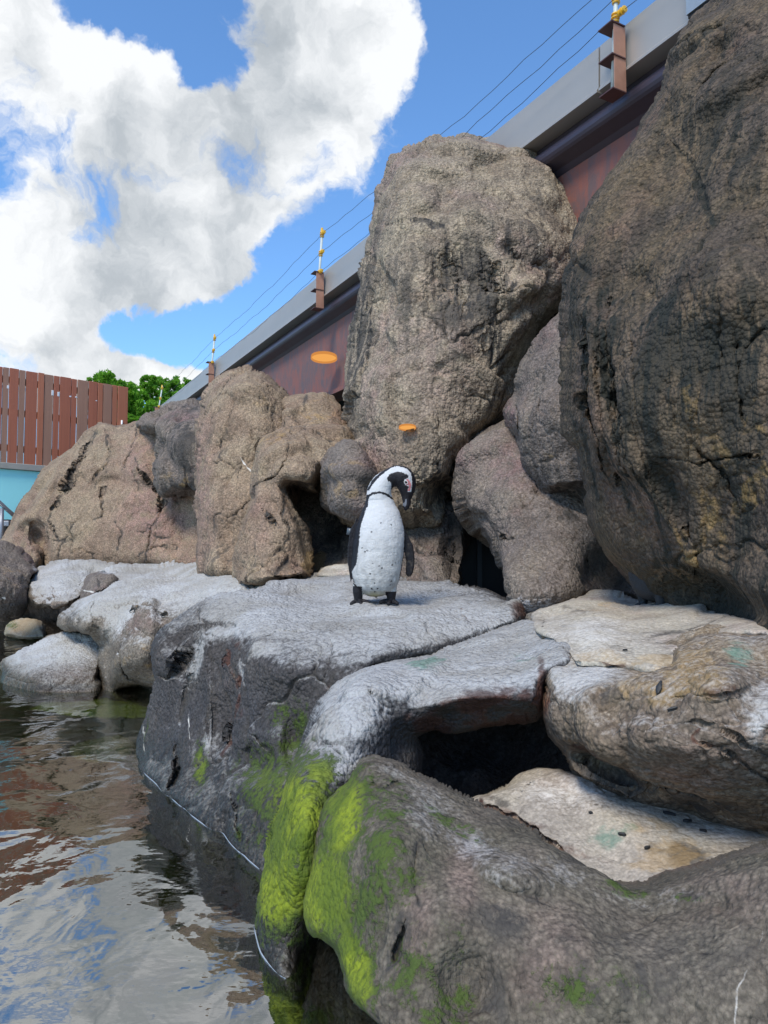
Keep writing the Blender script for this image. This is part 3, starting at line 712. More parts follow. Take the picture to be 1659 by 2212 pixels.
# the left ledges and the stones at the far waterline
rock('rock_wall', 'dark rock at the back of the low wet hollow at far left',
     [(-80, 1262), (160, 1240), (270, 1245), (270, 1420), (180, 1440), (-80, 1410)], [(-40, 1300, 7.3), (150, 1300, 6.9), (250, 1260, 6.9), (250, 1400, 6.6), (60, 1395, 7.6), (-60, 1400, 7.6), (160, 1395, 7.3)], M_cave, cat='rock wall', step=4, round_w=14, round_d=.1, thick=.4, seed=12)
rock('boulder', 'small yellowish mossy stone at the waterline inside the dark hollow at far left',
     [(10, 1372), (14, 1352), (39, 1339), (70, 1336), (96, 1349), (100, 1378), (50, 1382)], [(20, 1360, 6.9), (60, 1342, 7.0), (90, 1365, 6.7), (40, 1378, 6.75)],
     M_pale, cat='stone', step=2.0, round_w=12, round_d=.15, thick=.3, seed=13, amp=.6, masks=[('ochre', 60, 1350, 50, 20, 0, .8), ('moss', 25, 1348, 16, 10, 0, .5)])
rock('rock_ledge', 'long whitish ledge running from the far boulders towards the dark blue-grey ledge',
     [(127, 1352), (133, 1334), (164, 1303), (218, 1276), (238, 1250), (200, 1232), (90, 1222), (130, 1212), (240, 1214), (340, 1214), (440, 1218), (520, 1236), (640, 1250), (600, 1300), (420, 1420), (360, 1540), (318, 1540), (275, 1530), (214, 1515), (210, 1460), (214, 1392), (196, 1372), (172, 1366), (140, 1362)],
     [(440, 1236, 4.8), (300, 1226, 6.2), (200, 1224, 6.3), (120, 1220, 6.8), (350, 1222, 6.2), (520, 1245, 4.2), (300, 1262, 4.75), (225, 1282, 4.75), (164, 1305, 4.8), (135, 1340, 4.75), (220, 1305, 4.5), (260, 1335, 4.35), (360, 1300, 4.2), (440, 1290, 4.15), (300, 1400, 4.1), (250, 1440, 4.2), (220, 1400, 4.35), (230, 1490, 4.34), (290, 1495, 4.3), (330, 1480, 4.1), (400, 1380, 4.1), (560, 1280, 4.0)],
     M_white, cat='rock ledge', step=2.2, round_w=22, round_d=0.22, thick=0.5, seed=14, amp=.6, top_guano=.65,
     grooves=[([(270, 1318), (300, 1312), (330, 1320), (370, 1325)], 2.6, 0.09), ([(205, 1290), (200, 1340), (205, 1365)], 2.4, .08), ([(258, 1390), (262, 1430), (275, 1465), (300, 1480), (330, 1492)], 3, .08), ([(292, 1350), (320, 1375), (338, 1392)], 2.2, .05),
              ([(150, 1340), (180, 1318), (215, 1300)], 2, .05)],
     dents=[(300, 1500, 40, 14, 10, .3), (230, 1420, 14, 50, 0, .14), (290, 1420, 40, 40, 0, -.1)],
     masks=[('guano', 300, 1240, 260, 22, 0, 1.0), ('guano', 420, 1262, 110, 30, -5, .95), ('guano', 225, 1300, 60, 26, -35, .95), ('guano', 250, 1330, 26, 70, 25, .7), ('pink', 300, 1345, 60, 30, 0, .6), ('ochre', 330, 1300, 50, 16, 0, .35), ('ochre', 300, 1420, 60, 60, 0, .22), ('dark', 160, 1335, 26, 16, 0, .5)])
rock('rock_ledge', 'white-topped low ledge rock between the round far-left boulder and the long ledge',
     [(53, 1297), (57, 1262), (68, 1241), (84, 1222), (120, 1214), (164, 1212), (250, 1218), (262, 1250), (215, 1262), (192, 1272), (184, 1292), (160, 1306), (128, 1315), (95, 1318), (66, 1312)],
     [(84, 1226, 6.2), (164, 1218, 6.3), (240, 1224, 6.0), (62, 1265, 5.6), (120, 1290, 5.35), (180, 1285, 5.35), (70, 1305, 5.5), (150, 1240, 5.7)],
     M_white, cat='rock ledge', step=2.0, round_w=16, round_d=0.2, thick=0.4, seed=15, top_guano=.8, grooves=[([(95, 1252), (140, 1245), (180, 1256)], 1.6, .05)],
     masks=[('guano', 150, 1226, 110, 16, 0, 1.0), ('guano', 80, 1250, 26, 20, 0, .6), ('pink', 120, 1285, 50, 18, 0, .5)])
rock('boulder', 'small brown block set in the white ledge, above the slanting grey slab in the water',
     [(176, 1293), (181, 1268), (188, 1242), (213, 1233), (244, 1237), (252, 1251), (236, 1268), (214, 1282), (195, 1292)],
     [(185, 1285, 5.15), (195, 1245, 5.3), (240, 1242, 5.3), (215, 1270, 4.95)], M_grey, cat='stone', step=2.0, round_w=10, round_d=.1, thick=.3, seed=16, amp=.5,
     masks=[('guano', 235, 1240, 26, 8, 0, .6), ('vein', 192, 1277, 12, 2.0, 10, .9)])
rock('boulder', 'smooth round brown boulder at the left edge, beside the low white-topped ledge rock',
     [(-120, 1200), (-60, 1176), (0, 1175), (23, 1181), (51, 1197), (74, 1217), (87, 1231), (70, 1250), (60, 1268), (55, 1296), (56, 1313), (39, 1329), (0, 1336), (-60, 1338), (-130, 1300)],
     [(0, 1190, 5.9), (60, 1215, 5.9), (0, 1260, 5.2), (50, 1290, 5.4), (0, 1330, 5.4), (-80, 1250, 5.3)], M_grey, step=2.4, round_w=30, round_d=.3, thick=.5, seed=17, amp=.8,
     masks=[('dark', 30, 1320, 50, 20, 0, .6), ('guano', 84, 1228, 16, 8, 40, .6), ('ochre', 10, 1240, 60, 40, 0, .2), ('vein', 8, 1293, 5, 2, 0, .9)])
rock('boulder', 'broad slanting grey slab lying in the water at left, its upper face whitish and pink',
     [(5, 1432), (16, 1422), (47, 1404), (90, 1373), (129, 1360), (176, 1364), (216, 1374), (224, 1393), (222, 1432), (214, 1463), (210, 1500), (156, 1512), (78, 1514), (25, 1505), (2, 1480)],
     [(10, 1440, 4.75), (20, 1480, 4.55), (80, 1490, 4.34), (150, 1491, 4.33), (207, 1487, 4.36), (129, 1365, 5.0), (215, 1380, 4.9), (110, 1420, 4.6), (180, 1430, 4.5), (60, 1460, 4.42), (150, 1465, 4.4), (60, 1405, 4.85), (150, 1512, 4.32), (40, 1505, 4.5)],
     M_white, cat='rock slab', step=2.2, round_w=10, round_d=.10, thick=.4, seed=18, amp=.6, top_guano=.5,
     grooves=[([(8, 1455), (40, 1470), (80, 1475)], 2, .04)],
     masks=[('guano', 110, 1400, 110, 34, -8, .85), ('pink', 150, 1450, 80, 25, 0, .8), ('rust', 190, 1440, 30, 20, 0, .35), ('dark', 130, 1484, 110, 8, 0, .8), ('dark', 10, 1460, 14, 16, 0, .6)])
rock('rock_shelf', 'bright green algae-covered shelf just under the water below the slanting slab',
     [(62, 1532), (110, 1510), (180, 1502), (250, 1506), (330, 1520), (320, 1552), (230, 1553), (140, 1546)],
     [(80, 1530, 0, -.05), (180, 1508, 0, -.06), (300, 1520, 0, -.05), (200, 1545, 0, -.06), (300, 1545, 0, -.08)], M_pale, cat='rock shelf', step=3, round_w=10, round_d=.08, thick=.25, seed=19, amp=.35,
     masks=[('moss', 190, 1528, 200, 60, 0, 0.98), ('vein', 255, 1530, 3, 20, 10, .7)])
rock('rock_shelf', 'dim green stone further under the water, right of the floating white glints at left',
     [(150, 1612), (200, 1596), (262, 1592), (292, 1610), (280, 1645), (215, 1655), (165, 1640)],
     [(170, 1625, 0, -.16), (260, 1600, 0, -.15), (240, 1645, 0, -.18)], M_pale, cat='rock shelf', step=4, round_w=10, round_d=.06, thick=.2, seed=20, amp=.35,
     masks=[('moss', 220, 1620, 100, 40, 0, .55), ('dark', 220, 1640, 90, 30, 0, .5)])

# the ledge the penguin stands on
rock('rock_ledge', 'big dark blue-grey ledge rock on which the bowing penguin stands',
     [(328, 1408), (338, 1384), (376, 1340), (423, 1313), (479, 1288), (535, 1271), (602, 1257), (665, 1240), (740, 1230), (820, 1232), (900, 1250), (950, 1263), (1000, 1270), (1050, 1279), (1100, 1292), (1118, 1305), (1122, 1335), (1117, 1350), (1074, 1366), (1021, 1390), (973, 1405), (911, 1419), (863, 1428), (800, 1460), (745, 1492), (720, 1560), (690, 1700), (660, 1850), (640, 1960), (560, 1990), (470, 1920), (400, 1850), (330, 1790), (290, 1720), (286, 1660), (289, 1597), (303, 1552), (321, 1502), (335, 1457)],
     [(310, 1640, 0, 0.02), (345, 1714, 0, 0.0), (417, 1759, 0, 0.0), (490, 1815, 0, 0.0), (565, 1885, 0, 0.0), (500, 1910, 2.0), (400, 1850, 2.3), (310, 1760, 2.75), (620, 1960, 1.8),
      (800, 1303, 2.96), (860, 1303, 2.95), (1000, 1290, 3.0), (940, 1340, 2.6), (1080, 1312, 2.75), (740, 1240, 4.1), (900, 1262, 3.6), (640, 1262, 3.7), (540, 1292, 3.0), (450, 1325, 2.85), (600, 1340, 2.64), (850, 1352, 2.5), (950, 1392, 2.40), (850, 1420, 2.28), (600, 1380, 2.5), (740, 1400, 2.35),
      (600, 1500, 2.34), (450, 1500, 2.6), (350, 1500, 2.85), (400, 1400, 2.74), (500, 1380, 2.6), (600, 1650, 2.12), (500, 1650, 2.36), (650, 1560, 2.24), (570, 1800, 1.98), (330, 1600, 2.85), (400, 1650, 2.6)],
     M_ledge, cat='rock ledge', step=2.4, round_w=26, round_d=0.16, thick=0.7, seed=21, top_guano=.45, amp=.6,
     grooves=[([(995, 1320), (1010, 1345), (1028, 1365), (1022, 1385)], 2.0, 0.04, 'rust', 1.6), ([(375, 1600), (382, 1660), (365, 1700), (352, 1712)], 4.0, 0.12), ([(480, 1400), (492, 1440), (520, 1480), (528, 1510), (505, 1560), (485, 1600), (470, 1620)], 6, 0.05, 'rust', .8),
              ([(335, 1455), (352, 1466), (372, 1458), (388, 1432), (400, 1400)], 5, .12), ([(560, 1380), (600, 1365), (660, 1366), (710, 1378)], 3, .035), ([(715, 1380), (720, 1420), (700, 1470)], 4, .05), ([(545, 1590), (560, 1605), (580, 1615)], 7, .07),
              ([(415, 1380), (400, 1450), (395, 1520), (388, 1590)], 7, .04), ([(500, 1700), (510, 1780), (520, 1830)], 3, .04)],
     dents=[(350, 1425, 26, 36, 20, -.10), (470, 1420, 30, 60, 10, .05), (620, 1440, 60, 50, 10, -.06), (400, 1400, 16, 40, 20, .05), (560, 1650, 50, 40, 0, .10), (480, 1560, 30, 60, 0, .04), (640, 1620, 30, 60, 0, .1), (400, 1620, 26, 60, 0, -.05), (440, 1560, 16, 90, 0, -.03)],
     masks=[('guano', 700, 1290, 300, 44, 3, .95), ('guano', 900, 1330, 200, 50, 4, .85), ('guano', 800, 1380, 180, 40, -4, .55), ('guano', 600, 1340, 160, 40, 0, .7), ('guano', 410, 1420, 14, 70, 12, .75), ('guano', 500, 1345, 80, 22, -15, .6), ('guano', 570, 1410, 46, 16, -20, .6), ('guano', 440, 1560, 10, 100, 4, .32),
            ('guano', 520, 1450, 8, 34, -25, .6), ('moss', 590, 1700, 85, 95, -12, .62), ('moss', 640, 1570, 60, 60, 0, .45), ('moss', 620, 1640, 60, 80, 0, .5), ('moss', 428, 1655, 14, 55, 0, .70), ('moss', 313, 1580, 6, 30, 10, .5), ('moss', 560, 1800, 60, 40, 0, .35), ('rust', 515, 1500, 12, 60, -10, .6), ('rust', 520, 1680, 16, 70, 0, .35), ('rust', 510, 1390, 26, 16, 30, .5),
            ('dark', 470, 1640, 160, 110, 0, .35), ('dark', 560, 1490, 60, 50, 0, .3), ('dark', 700, 1470, 24, 30, 0, .4), ('rust', 735, 1470, 40, 8, -28, .5), ('rust', 1115, 1325, 12, 16, 0, .8), ('vein', 405, 1580, 1.6, 40, 2, .8), ('vein', 305, 1590, 2, 50, -8, .7), ('guano', 1110, 1300, 20, 12, 0, .5)])
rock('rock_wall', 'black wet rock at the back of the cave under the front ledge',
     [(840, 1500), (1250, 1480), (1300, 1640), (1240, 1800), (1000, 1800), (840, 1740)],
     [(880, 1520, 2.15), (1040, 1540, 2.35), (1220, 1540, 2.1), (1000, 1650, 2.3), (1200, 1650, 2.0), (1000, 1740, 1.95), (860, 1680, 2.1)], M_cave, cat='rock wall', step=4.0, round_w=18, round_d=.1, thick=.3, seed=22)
rock('rock_ledge', 'pale grey ledge arching over a black cave, left flank covered in yellow-green moss',
     [(690, 1502), (700, 1496), (737, 1474), (787, 1444), (854, 1419), (911, 1409), (973, 1395), (1021, 1380), (1074, 1356), (1117, 1342), (1122, 1316), (1150, 1302), (1200, 1300), (1240, 1340), (1240, 1440), (1185, 1470), (1174, 1540), (1130, 1552), (1056, 1556), (1000, 1566), (940, 1572), (900, 1590), (908, 1620), (905, 1650), (900, 1720), (880, 1900), (860, 2150), (800, 2290), (640, 2260), (560, 2180), (535, 2090), (543, 2021), (553, 1980), (566, 1928), (576, 1824), (598, 1746), (619, 1668), (640, 1600), (660, 1538), (678, 1515)],
     [(854, 1424, 2.22), (1021, 1385, 2.32), (1117, 1348, 2.68), (1170, 1312, 2.9), (737, 1480, 2.0), (700, 1502, 1.95), (950, 1490, 1.86), (1100, 1440, 1.95), (1200, 1400, 2.0), (1168, 1500, 1.78), (800, 1520, 1.82), (1050, 1520, 1.80), (950, 1530, 1.80), (760, 1600, 1.72), (860, 1600, 1.85),
      (546, 2021, 0, 0.0), (590, 2094, 0, 0.0), (632, 2137, 0, 0.0), (560, 2150, 1.55), (620, 2220, 1.45), (600, 1740, 1.72), (640, 1850, 1.50), (680, 1790, 1.50), (668, 1900, 1.46), (600, 1950, 1.52), (660, 1700, 1.62), (700, 1620, 1.74), (640, 1620, 1.85), (1056, 1560, 1.9), (952, 1572, 1.92), (900, 1640, 1.9), (720, 1780, 1.55), (690, 2000, 1.60), (720, 2100, 1.75), (800, 2200, 1.6), (800, 1800, 1.8), (660, 1990, 1.5)],
     M_ledge, cat='rock ledge', step=2.4, round_w=30, round_d=0.16, thick=0.45, seed=23, top_guano=.45, amp=.55,
     grooves=[([(1160, 1350), (1190, 1378), (1213, 1400), (1235, 1432)], 2.4, .03, 'rust', 1.2), ([(790, 1500), (815, 1512), (845, 1536)], 2.6, .05), ([(820, 1575), (838, 1590), (838, 1640)], 3, .05), ([(700, 1600), (740, 1640), (765, 1664)], 4, .04), ([(930, 1400), (925, 1440), (910, 1480)], 2, .012)],
     dents=[(880, 1600, 40, 40, 0, .05), (800, 1480, 60, 40, -20, -.04), (640, 1780, 40, 130, 12, -.04)],
     masks=[('guano', 950, 1450, 260, 60, -8, .95), ('guano', 1100, 1400, 160, 60, -10, .9), ('guano', 740, 1560, 90, 70, -30, .62), ('guano', 760, 1650, 60, 40, 0, .6), ('teal', 925, 1435, 40, 16, -5, .8), ('teal', 1130, 1420, 30, 14, 0, .3),
            ('moss', 630, 1790, 85, 150, 12, 1.0), ('moss', 600, 1900, 70, 130, 0, 1.0), ('moss', 660, 1930, 60, 90, 0, .8), ('moss', 690, 1680, 50, 60, 0, .75), ('moss', 640, 1640, 20, 50, 10, .6), ('moss', 645, 2030, 40, 20, 0, .5),
            ('rust', 1040, 1545, 140, 24, 0, .6), ('rust', 1050, 1512, 130, 26, 0, .75), ('dark', 1050, 1556, 160, 34, 0, 1.0), ('rust', 1168, 1490, 12, 60, 0, .95), ('rust', 1110, 1500, 50, 34, 0, .6), ('rust', 930, 1560, 60, 20, 0, .6), ('dark', 880, 1600, 50, 40, 0, .6), ('dark', 1000, 1575, 140, 16, 0, .9), ('ochre', 1100, 1380, 60, 30, 0, .25), ('dark', 600, 2060, 60, 60, 0, .7)])  # dark masks under the lip paint the fade into cave shade
rock('rock_ledge', 'rough brown ledge rock at right, right of the black cave and above the pale slab',
     [(1150, 1345), (1230, 1345), (1300, 1372), (1440, 1385), (1530, 1350), (1620, 1370), (1800, 1400), (1900, 1800), (1700, 1840), (1550, 1800), (1400, 1760), (1300, 1725), (1240, 1685), (1210, 1640), (1176, 1590), (1166, 1530), (1170, 1455), (1160, 1400)],
     [(1180, 1380, 2.12), (1300, 1395, 1.98), (1420, 1400, 1.90), (1180, 1460, 1.80), (1185, 1540, 1.74), (1220, 1620, 1.72), (1300, 1450, 1.72), (1420, 1470, 1.58), (1500, 1440, 1.6), (1620, 1380, 1.72), (1750, 1450, 1.45), (1400, 1560, 1.52), (1300, 1600, 1.56), (1500, 1650, 1.42), (1659, 1560, 1.32), (1350, 1700, 1.65), (1500, 1740, 1.6), (1659, 1760, 1.5), (1250, 1520, 1.66), (1750, 1700, 1.4)],
     M_right, cat='rock ledge', step=2.4, round_w=30, round_d=0.12, thick=0.5, seed=24, plane=.6, top_guano=.30, amp=.95,
     grooves=[([(1330, 1590), (1420, 1580), (1500, 1560), (1560, 1580), (1659, 1640)], 5, .018), ([(1540, 1610), (1600, 1650), (1700, 1720)], 3, .02), ([(1505, 1570), (1500, 1600), (1540, 1615)], 4, .012, 'rust', 1.6), ([(1440, 1520), (1500, 1500), (1560, 1505), (1620, 1480)], 5, .015), ([(1380, 1690), (1450, 1700), (1550, 1730)], 4, .05)],
     dents=[(1560, 1460, 70, 50, -30, -.08), (1330, 1540, 50, 50, 0, .05), (1300, 1660, 80, 16, 25, .12), (1430, 1600, 70, 30, 20, -.05)],
     masks=[('guano', 1250, 1440, 90, 40, 0, .75), ('guano', 1220, 1500, 40, 60, 0, .42), ('guano', 1640, 1560, 30, 80, 10, .65), ('ochre', 1500, 1450, 90, 60, -20, .7), ('ochre', 1400, 1500, 100, 40, 0, .45), ('dark', 1300, 1500, 50, 30, 0, .5), ('dark', 1220, 1600, 60, 40, 30, .75), ('rust', 1300, 1640, 110, 26, 28, .6), ('rust', 1172, 1510, 10, 60, 0, .9),
            ('dark', 1450, 1720, 180, 22, 12, .9), ('rust', 1560, 1490, 50, 14, -10, .5), ('teal', 1590, 1420, 40, 20, 0, .5), ('pink', 1500, 1660, 90, 50, 0, .7), ('pink', 1620, 1620, 60, 60, 0, .5)])  # long dark strip paints the shade in the gap above the slab
rock('rock_slab', 'smooth cream-coloured slab under the huge dark rock, where the half-hidden penguin stands',
     [(1150, 1336), (1160, 1322), (1199, 1305), (1275, 1280), (1319, 1278), (1362, 1290), (1460, 1300), (1600, 1330), (1680, 1370), (1592, 1372), (1544, 1392), (1511, 1421), (1472, 1453), (1429, 1459), (1367, 1446), (1295, 1440), (1240, 1436), (1216, 1402), (1194, 1382), (1160, 1364)],
     [(1165, 1330, 2.62), (1200, 1310, 2.8), (1300, 1285, 3.05), (1362, 1312, 2.75), (1180, 1365, 2.15), (1300, 1350, 2.2), (1400, 1390, 1.93), (1240, 1425, 1.86), (1370, 1438, 1.78), (1470, 1445, 1.70), (1530, 1395, 1.80), (1592, 1364, 1.86), (1480, 1340, 2.2), (1300, 1400, 1.9)],
     M_pale, cat='rock slab', step=2.4, round_w=12, round_d=0.04, thick=0.25, seed=25, amp=.35, top_guano=.08,
     grooves=[([(1170, 1335), (1175, 1360)], 1.6, .02)],
     masks=[('guano', 1280, 1370, 110, 44, 10, .5), ('dark', 1250, 1318, 60, 5, 8, .4), ('dark', 1340, 1402, 26, 5, -10, .4), ('dark', 1500, 1375, 60, 8, 12, .5), ('ochre', 1300, 1420, 90, 16, 5, .5), ('ochre', 1400, 1430, 90, 20, 5, .6), ('dark', 1460, 1420, 40, 26, -20, .45), ('rust', 1540, 1385, 50, 12, -15, .55), ('rust', 1300, 1440, 70, 5, 0, .9), ('rust', 1430, 1456, 60, 6, 0, .7), ('ochre', 1300, 1310, 80, 10, 0, .35), ('rust', 1205, 1395, 22, 6, 50, .6)])
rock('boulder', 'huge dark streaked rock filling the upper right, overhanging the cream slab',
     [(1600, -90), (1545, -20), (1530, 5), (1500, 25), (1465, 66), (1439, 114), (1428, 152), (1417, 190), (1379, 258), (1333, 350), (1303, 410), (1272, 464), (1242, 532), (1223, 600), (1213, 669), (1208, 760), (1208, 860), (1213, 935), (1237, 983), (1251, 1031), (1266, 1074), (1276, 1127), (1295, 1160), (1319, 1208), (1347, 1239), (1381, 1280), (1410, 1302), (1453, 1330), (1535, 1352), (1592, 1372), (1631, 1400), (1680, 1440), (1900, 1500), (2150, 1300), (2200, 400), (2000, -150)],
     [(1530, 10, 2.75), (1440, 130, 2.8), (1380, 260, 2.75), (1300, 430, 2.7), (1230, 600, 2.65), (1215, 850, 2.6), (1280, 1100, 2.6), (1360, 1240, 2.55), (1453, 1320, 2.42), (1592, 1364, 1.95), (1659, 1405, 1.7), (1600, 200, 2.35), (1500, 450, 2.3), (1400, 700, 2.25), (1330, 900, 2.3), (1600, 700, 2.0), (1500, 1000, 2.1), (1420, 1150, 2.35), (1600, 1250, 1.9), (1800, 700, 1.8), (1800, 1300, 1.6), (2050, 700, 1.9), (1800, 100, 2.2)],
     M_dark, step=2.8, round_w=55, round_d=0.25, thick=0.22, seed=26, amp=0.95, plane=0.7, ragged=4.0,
     grooves=furrows([(1236, 620), (1234, 690), (1238, 760), (1246, 830), (1256, 900), (1272, 970), (1294, 1040), (1316, 1110)], 13, 0, 130, 5, (3, 6.5), (.03, .07)) + furrows([(1440, 620), (1436, 720), (1438, 820), (1444, 920), (1450, 1020)], 7, 0, 200, 6, (4, 8), (.02, .04)) + [([(1440, 120), (1480, 95), (1530, 70), (1590, 60), (1659, 90)], 6, .09), ([(1659, 150), (1600, 130), (1540, 160), (1510, 200)], 6, .05), ([(1260, 700), (1300, 760), (1330, 900), (1350, 1000), (1365, 1060)], 6, .05), ([(1510, 880), (1500, 960), (1560, 1020), (1600, 1100)], 5, .05),
              ([(1405, 1000), (1440, 985), (1500, 1000), (1600, 985), (1659, 990)], 4, .06), ([(1240, 780), (1260, 860), (1290, 950), (1310, 1050)], 4, .05), ([(1225, 900), (1260, 990), (1290, 1080)], 5, .04), ([(1450, 300), (1500, 380), (1540, 480)], 10, .04), ([(1659, 700), (1610, 760), (1590, 850)], 6, .05), ([(1480, 1130), (1510, 1200), (1500, 1260)], 7, .05)],
     dents=[(1550, 1300, 120, 40, 20, .22), (1600, 1150, 90, 120, 0, .08), (1270, 850, 26, 180, -6, -.06), (1420, 350, 80, 120, 30, .06), (1400, 1080, 30, 160, -25, -.07), (1560, 620, 90, 100, 20, -.10), (1480, 170, 60, 40, -30, -.05), (1340, 640, 60, 70, 0, .06)],
     masks=[('dark', 1500, 760, 130, 120, 0, .95), ('dark', 1420, 1020, 26, 260, -3, .8), ('dark', 1600, 900, 50, 260, 0, .8), ('dark', 1560, 1290, 160, 70, 12, .95), ('dark', 1290, 720, 70, 90, 0, .8), ('dark', 1250, 640, 30, 160, 0, .6), ('dark', 1330, 860, 40, 200, -8, .7), ('dark', 1570, 300, 120, 120, 0, .35), ('ochre', 1540, 1060, 50, 130, 0, .42), ('ochre', 1480, 1180, 40, 80, 0, .35), ('ochre', 1630, 1000, 30, 150, 0, .42), ('ochre', 1500, 900, 22, 90, 0, .35), ('pink', 1300, 980, 34, 180, -18, .6), ('pink', 1380, 1100, 26, 100, -30, .6), ('wet', 1560, 1000, 200, 350, 0, .35)])
# right front: pale slab and the big foreground rock
rock('rock_slab', 'cream and green-stained slab spotted with droppings, in the hollow behind the foreground rock',
     [(1015, 1734), (1030, 1723), (1056, 1713), (1088, 1700), (1129, 1674), (1160, 1663), (1207, 1664), (1254, 1680), (1295, 1693), (1337, 1708), (1352, 1727), (1389, 1724), (1431, 1732), (1467, 1747), (1550, 1765), (1659, 1789), (1780, 1810), (1780, 1900), (1600, 1880), (1500, 1920), (1400, 1940), (1300, 1920), (1180, 1860), (1090, 1800)],
     [(1030, 1728, 1.78), (1129, 1680, 1.84), (1200, 1670, 1.84), (1300, 1700, 1.78), (1400, 1730, 1.72), (1550, 1770, 1.66), (1659, 1795, 1.6), (1100, 1780, 1.68), (1200, 1820, 1.58), (1300, 1870, 1.50), (1400, 1900, 1.46), (1420, 1820, 1.56), (1550, 1850, 1.48), (1700, 1850, 1.45), (1160, 1740, 1.70)],
     M_pale, cat='rock slab', step=2.4, round_w=16, round_d=0.10, thick=0.25, seed=27, amp=.6, top_guano=.08,
     grooves=[([(1040, 1735), (1100, 1760), (1160, 1800), (1220, 1840)], 6, .05, 'rust', 1.1), ([(1150, 1680), (1120, 1720)], 3, .02)],
     masks=[('guano', 1220, 1715, 120, 30, 10, .5), ('guano', 1560, 1810, 80, 20, 10, .4), ('dark', 1300, 1752, 70, 4, 14, .45), ('dark', 1400, 1842, 60, 12, 10, .35), ('pink', 1230, 1705, 100, 40, 10, .5), ('ochre', 1450, 1860, 90, 40, 0, .6), ('ochre', 1420, 1790, 100, 30, 0, .4), ('teal', 1330, 1800, 60, 26, -20, .36), ('teal', 1290, 1812, 70, 14, 0, .28), ('dark', 1250, 1730, 30, 6, 20, .3), ('dark', 1490, 1862, 40, 26, 0, .5), ('dark', 1470, 1850, 30, 24, 0, .55), ('rust', 1120, 1765, 90, 16, 28, .6), ('rust', 1260, 1840, 60, 16, 20, .6), ('dark', 1090, 1735, 40, 10, 20, .5)])
rock('boulder', 'big brown foreground rock with mossy left edge, filling the lower right',
     [(772, 1645), (781, 1634), (804, 1628), (832, 1632), (871, 1646), (921, 1674), (972, 1702), (1028, 1730), (1070, 1758), (1108, 1782), (1160, 1812), (1254, 1861), (1310, 1886), (1358, 1898), (1420, 1890), (1488, 1874), (1550, 1848), (1602, 1827), (1659, 1806), (1800, 1760), (1950, 1800), (2000, 2300), (1800, 2480), (1200, 2480), (1000, 2420), (880, 2300), (827, 2212), (780, 2174), (749, 2138), (738, 2094), (722, 2058), (694, 2030), (672, 2010), (662, 1980), (662, 1943), (672, 1896), (682, 1840), (693, 1790), (714, 1745), (740, 1706), (758, 1672)],
     [(785, 1645, 1.52), (760, 1700, 1.48), (710, 1850, 1.40), (685, 1950, 1.38), (735, 2080, 1.25), (795, 2190, 1.12), (900, 1680, 1.50), (1028, 1740, 1.44), (850, 1800, 1.28), (880, 2000, 1.17), (1000, 2200, 1.07), (1100, 1900, 1.22), (1240, 1870, 1.28), (1300, 2000, 1.15), (1200, 2212, 1.04), (1358, 1905, 1.25), (1500, 1890, 1.17), (1659, 1820, 1.10), (1500, 2100, 1.02), (1659, 2200, .95), (1750, 1900, 1.02), (950, 1850, 1.28), (1500, 2400, .95), (1000, 2400, 1.03), (1850, 2200, .9), (780, 1900, 1.26)],
     M_front, step=2.8, round_w=30, round_d=0.06, thick=0.35, seed=28, amp=.75, ragged=3.0,
     grooves=[([(800, 1690), (830, 1700), (860, 1690)], 5, .03), ([(880, 1990), (858, 2040), (850, 2090)], 10, .04), ([(1080, 1890), (1130, 1870), (1190, 1890)], 5, .02), ([(900, 1820), (895, 1900), (905, 1960)], 8, .02)],
     dents=[(960, 2020, 60, 120, 10, -.02), (1100, 1890, 80, 26, 20, -.03), (1300, 2100, 120, 100, 0, -.03), (1000, 2130, 60, 80, 0, .03)],
     masks=[('moss', 745, 1770, 50, 130, 14, .85), ('moss', 705, 1930, 70, 130, 0, .95), ('moss', 770, 2080, 40, 130, -18, .9), ('moss', 830, 1840, 60, 90, 10, .55), ('moss', 810, 1740, 80, 70, 0, .5), ('moss', 770, 1960, 60, 120, 0, .55), ('moss', 860, 1900, 60, 90, 0, .38), ('moss', 980, 1780, 90, 18, 32, .38), ('moss', 890, 2120, 60, 110, 0, .45), ('moss', 980, 2060, 30, 80, 0, .33), ('moss', 1350, 1925, 60, 16, 0, .38), ('moss', 1480, 1930, 30, 10, 0, .5), ('moss', 950, 2180, 80, 80, 0, .4),
            ('guano', 930, 1730, 34, 110, -50, .42), ('guano', 1030, 1840, 120, 40, 38, .44), ('guano', 1150, 1890, 130, 36, 10, .42), ('guano', 1400, 1930, 160, 30, -5, .26), ('guano', 850, 1660, 60, 14, 20, .5), ('guano', 900, 1760, 30, 90, -40, .4), ('guano', 1400, 1920, 90, 30, 0, .2), ('pink', 1000, 1900, 40, 90, 0, .7), ('pink', 1180, 2080, 90, 100, 0, .75), ('pink', 1560, 1920, 90, 60, 0, .6), ('pink', 900, 2000, 40, 90, 10, .7),
            ('dark', 860, 2050, 30, 90, 8, .8), ('dark', 1100, 1985, 80, 60, 0, .6), ('dark', 1330, 2100, 170, 90, 0, .5), ('dark', 1050, 2150, 60, 110, 0, .5), ('dark', 1500, 2050, 120, 60, 0, .3), ('moss', 1250, 2130, 160, 60, 0, .27), ('vein', 1632, 2020, 4, 44, 10, .5), ('vein', 1608, 2100, 4, 60, 22, .52), ('vein', 1590, 2180, 4, 44, 5, .48), ('dark', 1500, 1925, 120, 12, 5, .4)])

# ------------------------------------------------------------ thin pale tubes painting the meniscus reflection along two of the rocks
m_glint = simple('glint', (0.30, 0.34, 0.39), 0.25, var=0.3, vscale=40)


